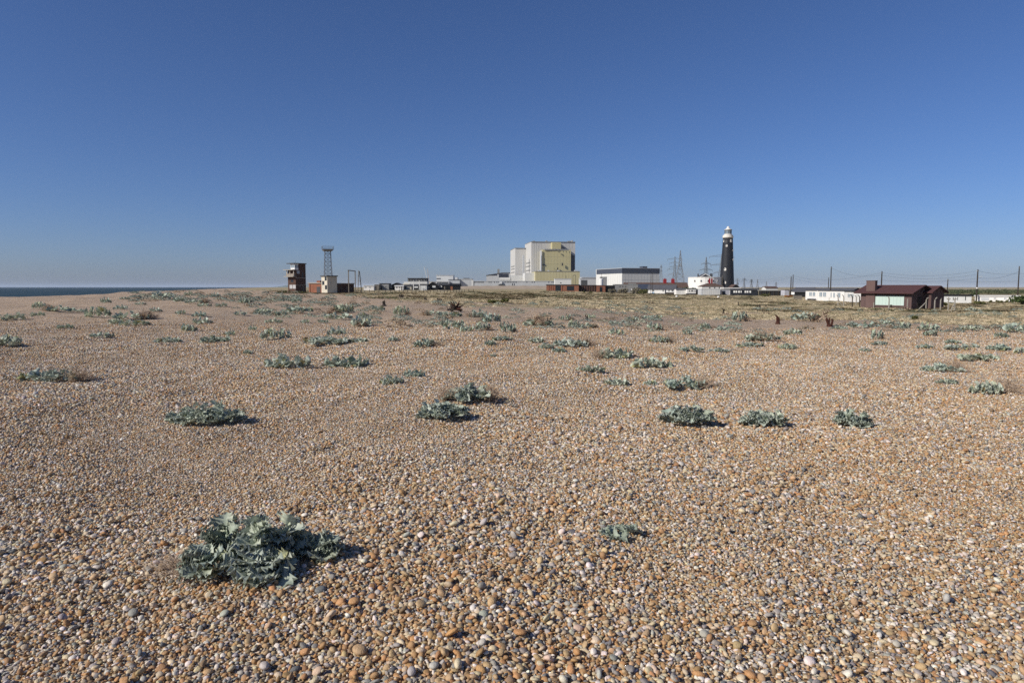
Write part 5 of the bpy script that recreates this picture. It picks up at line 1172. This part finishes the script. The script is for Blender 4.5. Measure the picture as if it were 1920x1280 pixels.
POLES = [  # column at base, top row, distance, column at top, label
 (1482.6, 518.5, 250, 1482.8, 'shorter of two telegraph poles rising behind the dark chalet'), (1486.3, 515, 300, 1486.5, 'taller of two telegraph poles rising behind the dark chalet'),
 (1553, 520, 320, 1553, 'short telegraph pole left of the tallest pole above the white house'), (1557, 500, 205, 1557.6, 'tallest telegraph pole, above the long white house'),
 (1652, 508.5, 175, 1652.6, "telegraph pole behind the maroon hut's ridge"), (1776.2, 523, 230, 1776.6, 'short telegraph pole right of the maroon hut'),
 (1831.2, 505, 165, 1832.4, 'dark telegraph pole with a white band between the pale sheds'), (1908.5, 499, 190, 1912.5, 'leaning telegraph pole close to the right edge'),
 (1220.3, 511.5, 260, 1220.6, 'thin pole before the white hall, left of a pair'), (1223.2, 513, 265, 1223.5, 'thin pole before the white hall, right of a pair'),
 (1353.6, 516, 280, 1353.8, 'thin pale pole before the lighthouse'), (1127.2, 512, 700, 1127.2, 'thin mast standing by the grey slatted block')]
tops = {}
for k, (px, top, d, pt, lab) in enumerate(POLES):
    x = xcol(px, d); z = land1(x, d); zt = zrow(top, d) - z; xt = xcol(pt, d, z + zt) - x
    o = empty('telegraph_pole', (x, d, z), 0, lab, 'pole', 'telegraph and lamp poles'); r_ = .17 if d < 240 else .2
    if k in (8, 9, 10): r_ = .09
    xt -= (pt - px) / FPX * d * 0 
    MB().tube([(0, 0, -.4), (xt * .0, 0, zt * .5), (xt * .0 if abs(xt) < .6 else xt, 0, zt)], [r_, r_ * .9, r_ * .75], 8).build('shaft', WOODD if k != 10 else WOODG, o)
    if k < 8:
        MB().box(-.12, .12, -.14, .14, zt - .5, zt - .25).build('bracket', STEEL, o); MB().tube([(-.3, 0, zt - .35), (.3, 0, zt - .35)], .05, 5).build('insulator_bar', OFFW, o)
    if k == 6: MB().tube([(0, 0, zrow(541, d) - z), (0, 0, zrow(538.8, d) - z)], .19, 8).build('white_band', WHITE, o); MB().tube([(0, 0, zrow(518.7, d) - z), (1.1, 0, zrow(518.5, d) - z)], .05, 4).build('lamp_arm', OFFW, o)
    tops[k] = (x, d, z + zt - .35)
def wire(a, b_, sag, lab):
    pts = [];
    for i in range(17):
        t = i / 16; pts.append(tuple(a[j] + (b_[j] - a[j]) * t - (sag * 4 * t * (1 - t) if j == 2 else 0) for j in range(3)))
    o0 = pts[0]; o = MB().tube([tuple(p[j] - o0[j] for j in range(3)) for p in pts], .022, 4).build('overhead_wire', paint('wire_black', '#3a3d42', .7, .05, 1, 0), None); o.location = o0
    tag(o, lab, 'wire', 'overhead wires')
T = tops
far_l = (xcol(1378, 420), 420, zrow(521, 420)); far_l2 = (xcol(1378, 420), 420, zrow(526.5, 420)); out_r = (xcol(1990, 150), 150, zrow(512, 150)); up_r = (xcol(1700, 150), 150, zrow(516, 150))
wire(far_l, T[1], 1.6, 'upper wire sagging from the lighthouse to the taller of two poles')
wire(far_l2, T[0], 1.4, 'lower wire sagging from the lighthouse to the shorter of two poles')
wire(T[1], T[4], 1.9, "upper wire from the taller pole to the pole behind the hut's ridge")
wire((T[1][0], T[1][1], T[1][2] - 1.1), (T[4][0], T[4][1], T[4][2] - 2.4), 1.6, "lower wire from the taller pole towards the hut's ridge")
wire(T[3], (T[4][0], T[4][1], T[4][2] - .6), 1.2, 'wire falling from the tallest pole to the ridge pole')
wire(T[4], T[6], 1.0, 'upper wire over the maroon hut to the banded pole')
wire((T[4][0], T[4][1], T[4][2] - .7), (T[6][0], T[6][1], T[6][2] - .8), 1.0, 'second wire over the maroon hut to the banded pole')
wire((T[4][0], T[4][1], T[4][2] - 1.9), (T[6][0], T[6][1], T[6][2] - 1.8), .6, 'third wire over the maroon hut to the banded pole')
wire(T[6], (T[7][0], T[7][1], zrow(512.5, 190)), .5, 'upper wire from the banded pole to the leaning pole')
wire((T[6][0], T[6][1], T[6][2] - 1.6), (T[7][0], T[7][1], zrow(508.5, 190)), .9, 'lower wire from the banded pole up to the leaning pole')
wire((T[7][0], T[7][1], zrow(512.5, 190)), out_r, .3, 'wire leaving the leaning pole past the right edge')
wire((T[5][0], T[5][1], T[5][2]), (T[7][0], T[7][1], zrow(527, 190)), .4, 'wire from the short pole to the leaning pole')

# ------------------------------------------------------------------ cranked concrete fence posts round the hut
def cranked(px, row, top, bend, strut, lab, dark=False):
    x, y, z = spot(px, row, 140); h = zrow(top, y) - z; o = empty('fence_post', (x, y, z), 0, lab, 'post', 'cranked fence posts round the maroon hut'); mt = WOODD if dark else CONC; r_ = .085
    if bend: MB().tube([(0, 0, -.2), (0, 0, h * .78), (bend * .08, 0, h * .9), (bend * .32, 0, h)], [r_, r_, r_ * .9, r_ * .75], 4).build('shaft', mt, o)
    else: MB().tube([(0, 0, -.2), (0, 0, h)], [r_, r_ * .85], 4).build('shaft', mt, o)
    if strut: MB().tube([(strut * 1.0, 0, -.15), (strut * .05, 0, h * .58)], .075, 4).build('strut', mt, o)
    return o
for q in ((1571, 574, 553, -1, .9, 'cranked concrete post with a strut, furthest left of the hut'), (1581.5, 575.5, 552.5, -1, 0, 'cranked post second from the left of the hut'), (1597.6, 576.5, 552.5, -1, 0, 'dark-footed cranked post before the white extension', True), (1605, 573, 553.5, -1, 0, 'cranked post half behind the dark-footed one'), (1611.3, 575.5, 553, -1, .7, "dark cranked post with strut at the hut's left corner", True),
          (1638, 578, 566.5, 0, 0, 'short straight post left of the shutters'), (1666.3, 579.5, 556, -.6, 0, 'cranked post standing before the middle of the shutters'), (1701, 580.5, 560, 0, 0, 'thin straight post right of the shutters'), (1736, 580, 557.5, 1, -1.3, "strutted post before the hut's dark porch, leaning brace at left"), (1752, 583, 557.5, 1, 0, "cranked post before the hut's wing, bent right"), (1763, 581.5, 559, .4, 0, "straighter post at the hut's right corner"),
          (1777.5, 583.5, 557.5, 0, 0, 'fork-topped post before the pale shed'), (1789.5, 583.5, 557, .3, -.6, 'strutted post right of the fork-topped one')):
    o = cranked(*q)
    if 'fork' in q[5]: MB().tube([(-.3, 0, 1.95), (0, 0, 1.65), (.3, 0, 1.9)], .06, 4).build('fork', CONC, o)
for k, (px, row) in enumerate(((1643, 577.5), (1670.5, 578), (1704.5, 579.5))):
    x, y, z = spot(px, row, 140); o = MB().box(-.09, .09, -.09, .09, -.1, .5).box(-.12, .12, -.12, .12, .5, .56).build('black_stub', WOODD); o.location = (x, y, z); tag(o, ('short black stub before the left shutter', 'short black stub before the right shutter', 'short black stub right of the shutters')[k], 'stub', 'short black stubs before the hut')

# ------------------------------------------------------------------ rusty stumps, driftwood and small things
def stump(px, row, top, n, spread, lab, mt=RUST, name='rusty_stump', cat='stump', rr=.09, seed=1):
    q = np.random.RandomState(seed); x, y, z = spot(px, row, 260); h = zrow(top, y) - z; o = empty(name, (x, y, z), 0, lab, cat, 'weathered stumps in the shingle')
    for k in range(n):
        bx = (k - (n - 1) / 2) * spread; hh = h * q.uniform(.75, 1.0) if k else h; pts = [(bx * .6, 0, -.15), (bx * .7 + q.normal(0, .02), 0, hh * .35), (bx + q.normal(0, .03), 0, hh * .75), (bx + q.normal(0, .05), 0, hh)]
        MB().tube(pts, [rr * 1.15, rr, rr * q.uniform(.8, 1.1), rr * .55], 7).build('prong', mt, o)
    MB().lathe([(rr * 2.6, -.1), (rr * 2.3, .06), (rr * 1.4, .13), (.02, .15)], 9).build('foot', mt, o); return o
stump(1458.3, 607.5, 590, 2, .08, 'single rust-brown stump leaning right, left of the three-pronged one', rr=.06, seed=2)
stump(1555, 613, 595, 3, .16, 'three-pronged rust-brown stump on the shingle before the hut', rr=.055, seed=3)
stump(1547, 595.5, 582, 4, .16, 'twisted dark iron scrap behind the three-pronged stump', rr=.04, seed=4)
stump(720, 574, 563, 2, .1, 'dark burnt-looking post stub below the cottage row', WOODD, 'dark_stub', rr=.09, seed=5)
stump(1424.5, 577.5, 570.5, 1, .1, 'small dark stub in the grass below the open black shed', WOODD, 'dark_stub', rr=.14, seed=6)
stump(1384.5, 573, 565.5, 1, .1, 'lone thin dark stub in the grass below the navy chalet', WOODD, 'dark_stub', rr=.09, seed=7)
stump(1356.5, 588, 578, 2, .1, 'dark stub at the grass edge below the lighthouse', WOODD, 'dark_stub', rr=.08, seed=8)
stump(798, 563.5, 558, 2, .2, 'dark stub in the grass below the steep black cottage', WOODD, 'dark_stub', rr=.1, seed=9)
stump(823.5, 564.5, 559, 3, .2, 'cluster of dark stubs in the grass below the long black hut', WOODD, 'dark_stub', rr=.1, seed=10)
stump(752.5, 558.5, 551.5, 3, .25, 'cluster of dark stubs in the grass below the white porch hut', WOODD, 'dark_stub', rr=.12, seed=12)
stump(1100, 599.5, 590, 2, .1, 'small forked twig stub standing in bare shingle at centre', WOODD, 'dark_stub', rr=.035, seed=11)
x, y, z = spot(854, 584.5, 200); o = empty('driftwood_heap', (x, y, z), 0, 'heap of dark charred driftwood at the edge of the grass', 'driftwood'); q = np.random.RandomState(6)
for k in range(11):
    a = q.uniform(0, 6.28); c, s = math.cos(a) * .75, math.sin(a) * .4; L = q.uniform(.35, .8); up = q.uniform(.05, .75)
    MB().tube([(-c * L, -s * L, .02 + .04 * k * .5), (c * L * .2, s * L * .2, .15 + up * .3), (c * L, s * L, .1 + up)], [.07, .065, .03], 6).build('branch', WOODD if k % 3 else RUST, o)
def boulder(px, row, r_, lab, mt, name='white_boulder', cat='boulder', sq=.8):
    x, y, z = spot(px, row, 400); me = np_mesh(name, IV * np.array([r_, r_ * .9, r_ * sq]) * (1 + .08 * np.sin(IV[:, :1] * 5 + IV[:, 1:2] * 4)), IF, mt, smooth=True); me.location = (x, y, z + r_ * sq * .6); tag(me, lab, cat, 'pale markers in the grass')
boulder(1268.7, 556.8, .42, 'white marker stone in the grass below the white chalet', WHITE); boulder(1347, 558, .42, 'white marker stone in the grass below the grey garage', WHITE)
x, y, z = spot(1165.5, 549.5, 400); o = empty('satellite_dish', (x, y, z), 0, 'white dish on the grass before the grey block house', 'dish'); MB().lathe([(.1, .0), (.45, .12), (.62, .32), (.58, .33), (.4, .16), (.05, .05)], 14).build('bowl', WHITE, o); o.children[0].rotation_euler = (R(60), 0, R(-30)); o.children[0].location = (0, 0, .55); MB().tube([(0, 0, -.1), (0, 0, .6)], .06, 6).build('stand', STEEL, o)
# small boat hull and pallet pile by the white house
x, y, z = spot(1479, 557.5, 300); o = empty('dinghy', (x, y, z), R(8), 'small yellow and orange dinghy on the grass by the dark chalet', 'boat'); V = []; Fd = []
st = np.linspace(-1, 1, 9)
for s in st:
    wv = .55 * (1 - abs(s) ** 3 * (.95 if s > 0 else .35)); z0 = .1 + .22 * max(0, s) ** 2
    V += [(s * 1.5, -wv, .55 + .15 * s * s), (s * 1.5, -wv * .7, z0 + .08), (s * 1.5, 0, z0), (s * 1.5, wv * .7, z0 + .08), (s * 1.5, wv, .55 + .15 * s * s)]
for i in range(8):
    for j in range(4): Fd.append((i * 5 + j, (i + 1) * 5 + j, (i + 1) * 5 + j + 1, i * 5 + j + 1))
np_mesh('hull', np.array(V), np.array(Fd), paint('dinghy_yellow', '#c08a3a', .5, .15, 2, 0), o); m = MB(); [m.box(s - .12, s + .12, -.45, .45, .45, .49) for s in (-.5, .4)]; m.build('thwart', WOODG, o); MB().tube([(s * 1.5, -.57 * (1 - abs(s) ** 3 * (.95 if s > 0 else .35)), .56 + .15 * s * s) for s in st], .04, 5).build('gunwale', paint('dinghy_orange', '#c2572c', .5, .1, 2, 0), o)
x, y, z = spot(1495, 561, 230); o = empty('pallet_stack', (x, y, z), R(-12), 'stack of grey weathered pallets left of the white house', 'pallets')
for k in range(7):
    for s in range(6): MB().box(-1.15 + s * .4, -.85 + s * .4, -.5, .5, k * .15 + .1, k * .15 + .125).build('slat', WOODG, o)
    MB().box(-1.15, 1.15, -.5, -.4, k * .15, k * .15 + .098).build('bearer', WOODG, o)
# patio chairs before the white house
for k, px in enumerate((1557, 1562.5)):
    x, y, z = spot(px, 560.5, 175); o = empty('garden_chair', (x, y, z), R(20 + 40 * k), ('grey garden chair before the white house, left of a pair', 'grey garden chair before the white house, right of a pair')[k], 'chair', 'garden chairs before the white house')
    MB().box(-.25, .25, -.25, .25, .42, .46).build('seat', WOODG, o); MB().box(-.25, .25, .22, .26, .46, .95).build('backrest', WOODG, o)
    for sx in (-.22, .22):
        for sy in (-.22, .22): MB().box(sx - .025, sx + .025, sy - .025, sy + .025, 0, .42).build('leg', WOODG, o)
o = empty('red_barrel', spot(1591.5, 563.5, 170), 0, 'small rusty red drum at the foot of the white extension', 'drum'); MB().lathe([(.3, 0), (.3, .3), (.32, .31), (.32, .34), (.3, .35), (.3, .6), (.32, .61), (.32, .64), (.3, .65), (.3, .88), (.27, .9)], 14).build('body', paint('drum_red', '#8c4238', .7, .2, 3, 0), o)

# ------------------------------------------------------------------ shrubs and trees
def leaf_cloud(seed, n, s0, s1, blobs):
    q = np.random.RandomState(seed); V = []; Fl = []
    for i in range(n):
        bx, by, bz, br = blobs[q.randint(len(blobs))]; u = q.normal(size=3); u /= np.linalg.norm(u); c = np.array([bx, by, bz]) + u * br * q.uniform(.45, 1.05) * np.array([1, 1, .8]); c[2] = abs(c[2])
        a = q.normal(size=3); a /= np.linalg.norm(a); b_ = np.cross(a, q.normal(size=3)); b_ /= np.linalg.norm(b_); s = q.uniform(s0, s1); o_ = len(V); V += [c - a * s, c + b_ * s * .5, c + a * s, c - b_ * s * .5]; Fl.append((o_, o_ + 1, o_ + 2, o_ + 3))
    return np.array(V), np.array(Fl)
def leaf_paint(name, hexes):
    if name in MATS: return MATS[name]
    t = NT(name); tc = t.new('ShaderNodeTexCoord'); n = t.noise(tc.outputs['Object'], 2.2, 4, .7); r = t.ramp(n.outputs[0], [(.3, lin(hexes[0])), (.5, lin(hexes[1])), (.7, lin(hexes[2]))]); t.link(r.outputs[0], t.b.inputs['Base Color']); t.b.inputs['Roughness'].default_value = .8; t.b.inputs['Specular IOR Level'].default_value = .15; MATS[name] = t.m; return t.m
GREENL = leaf_paint('dark_green_leaves', ('#33412a', '#47552f', '#5f6b3c')); GREYL = leaf_paint('grey_dry_leaves', ('#5a5648', '#77705f', '#8d8672')); OLIVL = leaf_paint('olive_leaves', ('#474a2c', '#5f6038', '#7d7a4c'))
def shrub(px, row, top, wpx, mt, lab, seed, name='shrub', dmax=420, n=700):
    x, y, z = spot(px, row, dmax); h = zrow(top, y) - z; w = wpx / FPX * y; q = np.random.RandomState(seed); o = empty(name, (x, y, z), 0, lab, 'shrub', 'shrubs among the houses')
    blobs = [(q.uniform(-.38, .38) * w, q.uniform(-.25, .25) * w, h * q.uniform(.2, .62), min(h * .42, w * .3) * q.uniform(.7, 1.1)) for _ in range(8)]
    V, Fl = leaf_cloud(seed, n, .05 * h + .04, .12 * h + .08, blobs); np_mesh('crown', V, Fl, mt, o)
    m = MB()
    for bx, by, bz, br in blobs[:5]: m.tube([(bx * .15, by * .15, -.1), (bx * .5, by * .5, bz * .5), (bx, by, bz)], [.08, .06, .03], 5)
    m.build('stem', WOODD, o); return o
shrub(1148, 549, 539, 16, GREYL, 'grey leafless shrub before the dark end shed', 21); shrub(1168, 550, 538, 22, GREYL, 'tall grey shrub before the grey block house', 22); shrub(1190, 551, 536, 18, GREYL, 'highest grey shrub, right of the grey block house', 23); shrub(1205, 551.5, 541, 20, OLIVL, 'olive shrub left of the white bungalow', 24)
shrub(1300, 545, 534, 24, GREENL, 'dark green bush before the round white house', 25, dmax=330); shrub(1285, 545, 535.5, 16, GREENL, 'smaller green bush left of the round house bush', 26, dmax=330)
shrub(1437, 556, 549.5, 26, OLIVL, 'low olive bush before the open black shed', 27); shrub(1100, 549, 545.5, 30, OLIVL, 'low scrubby bush before the long dark lean-to', 28)
shrub(1918, 571, 552, 34, GREENL, 'green gorse bush at the right edge before the white shed', 29, n=900); shrub(1872, 568.5, 561.5, 40, OLIVL, 'low olive bush along the foot of the far right shed', 30, n=800); shrub(1840, 570.5, 563, 34, OLIVL, 'low olive bush left along the foot of the far right shed', 31); shrub(1825, 556, 547, 16, GREENL, 'dark green bush between the two pale sheds', 32)
shrub(1770, 573, 566, 14, OLIVL, "small olive bush at the maroon hut's right corner", 33); shrub(935, 568, 558.5, 48, OLIVL, 'rounded green hummock in the middle of the grassy field', 34, 'green_hummock', n=1100)
shrub(1715, 601, 589, 8, OLIVL, 'small green bush standing alone in front of the porch', 35); shrub(535, 549.5, 544.5, 40, OLIVL, 'low brown scrub before the brick lookout tower', 36, n=900); shrub(565, 550.5, 545.5, 24, OLIVL, 'low scrub at the right foot of the lookout tower', 37)
# far hedge line on the right skyline
hp = []; q = np.random.RandomState(4)
for k in range(420): d = q.uniform(330, 620); px = q.uniform(1758, 1990); x = xcol(px, d); hp.append((x, d, land1(x, d)))
hp = np.array(hp); nh = len(hp); hw_ = q.uniform(3, 7, nh)
hedge = points_object('far_scrubland', hp, np.stack([0 * hw_, 0 * hw_, q.uniform(0, 6, nh)], 1), np.stack([hw_, hw_, q.uniform(2.2, 4.6, nh)], 1), q.randint(0, 6, nh), np.array([lin(h) for h in ('#4f573f', '#5a6147', '#67684c', '#4a5139')])[q.randint(0, 4, nh)], scol)
tag(hedge, 'far dark green scrub along the skyline behind the right-hand sheds', 'scrub', kind='stuff')

# ------------------------------------------------------------------ sea air
hz = bpy.data.materials.new('sea_air'); hz.use_nodes = True; hz.node_tree.nodes.clear(); ho = hz.node_tree.nodes.new('ShaderNodeOutputMaterial'); hv = hz.node_tree.nodes.new('ShaderNodeVolumePrincipled'); hv.inputs['Color'].default_value = (.72, .82, .95, 1); hv.inputs['Density'].default_value = HAZE; hv.inputs['Anisotropy'].default_value = 0.0
hz.node_tree.links.new(hv.outputs[0], ho.inputs['Volume'])
if HAZE > 0:
    o = MB().box(-82000, 82000, -82000, 82000, -8.5, 95).build('haze', hz); tag(o, kind='stuff')
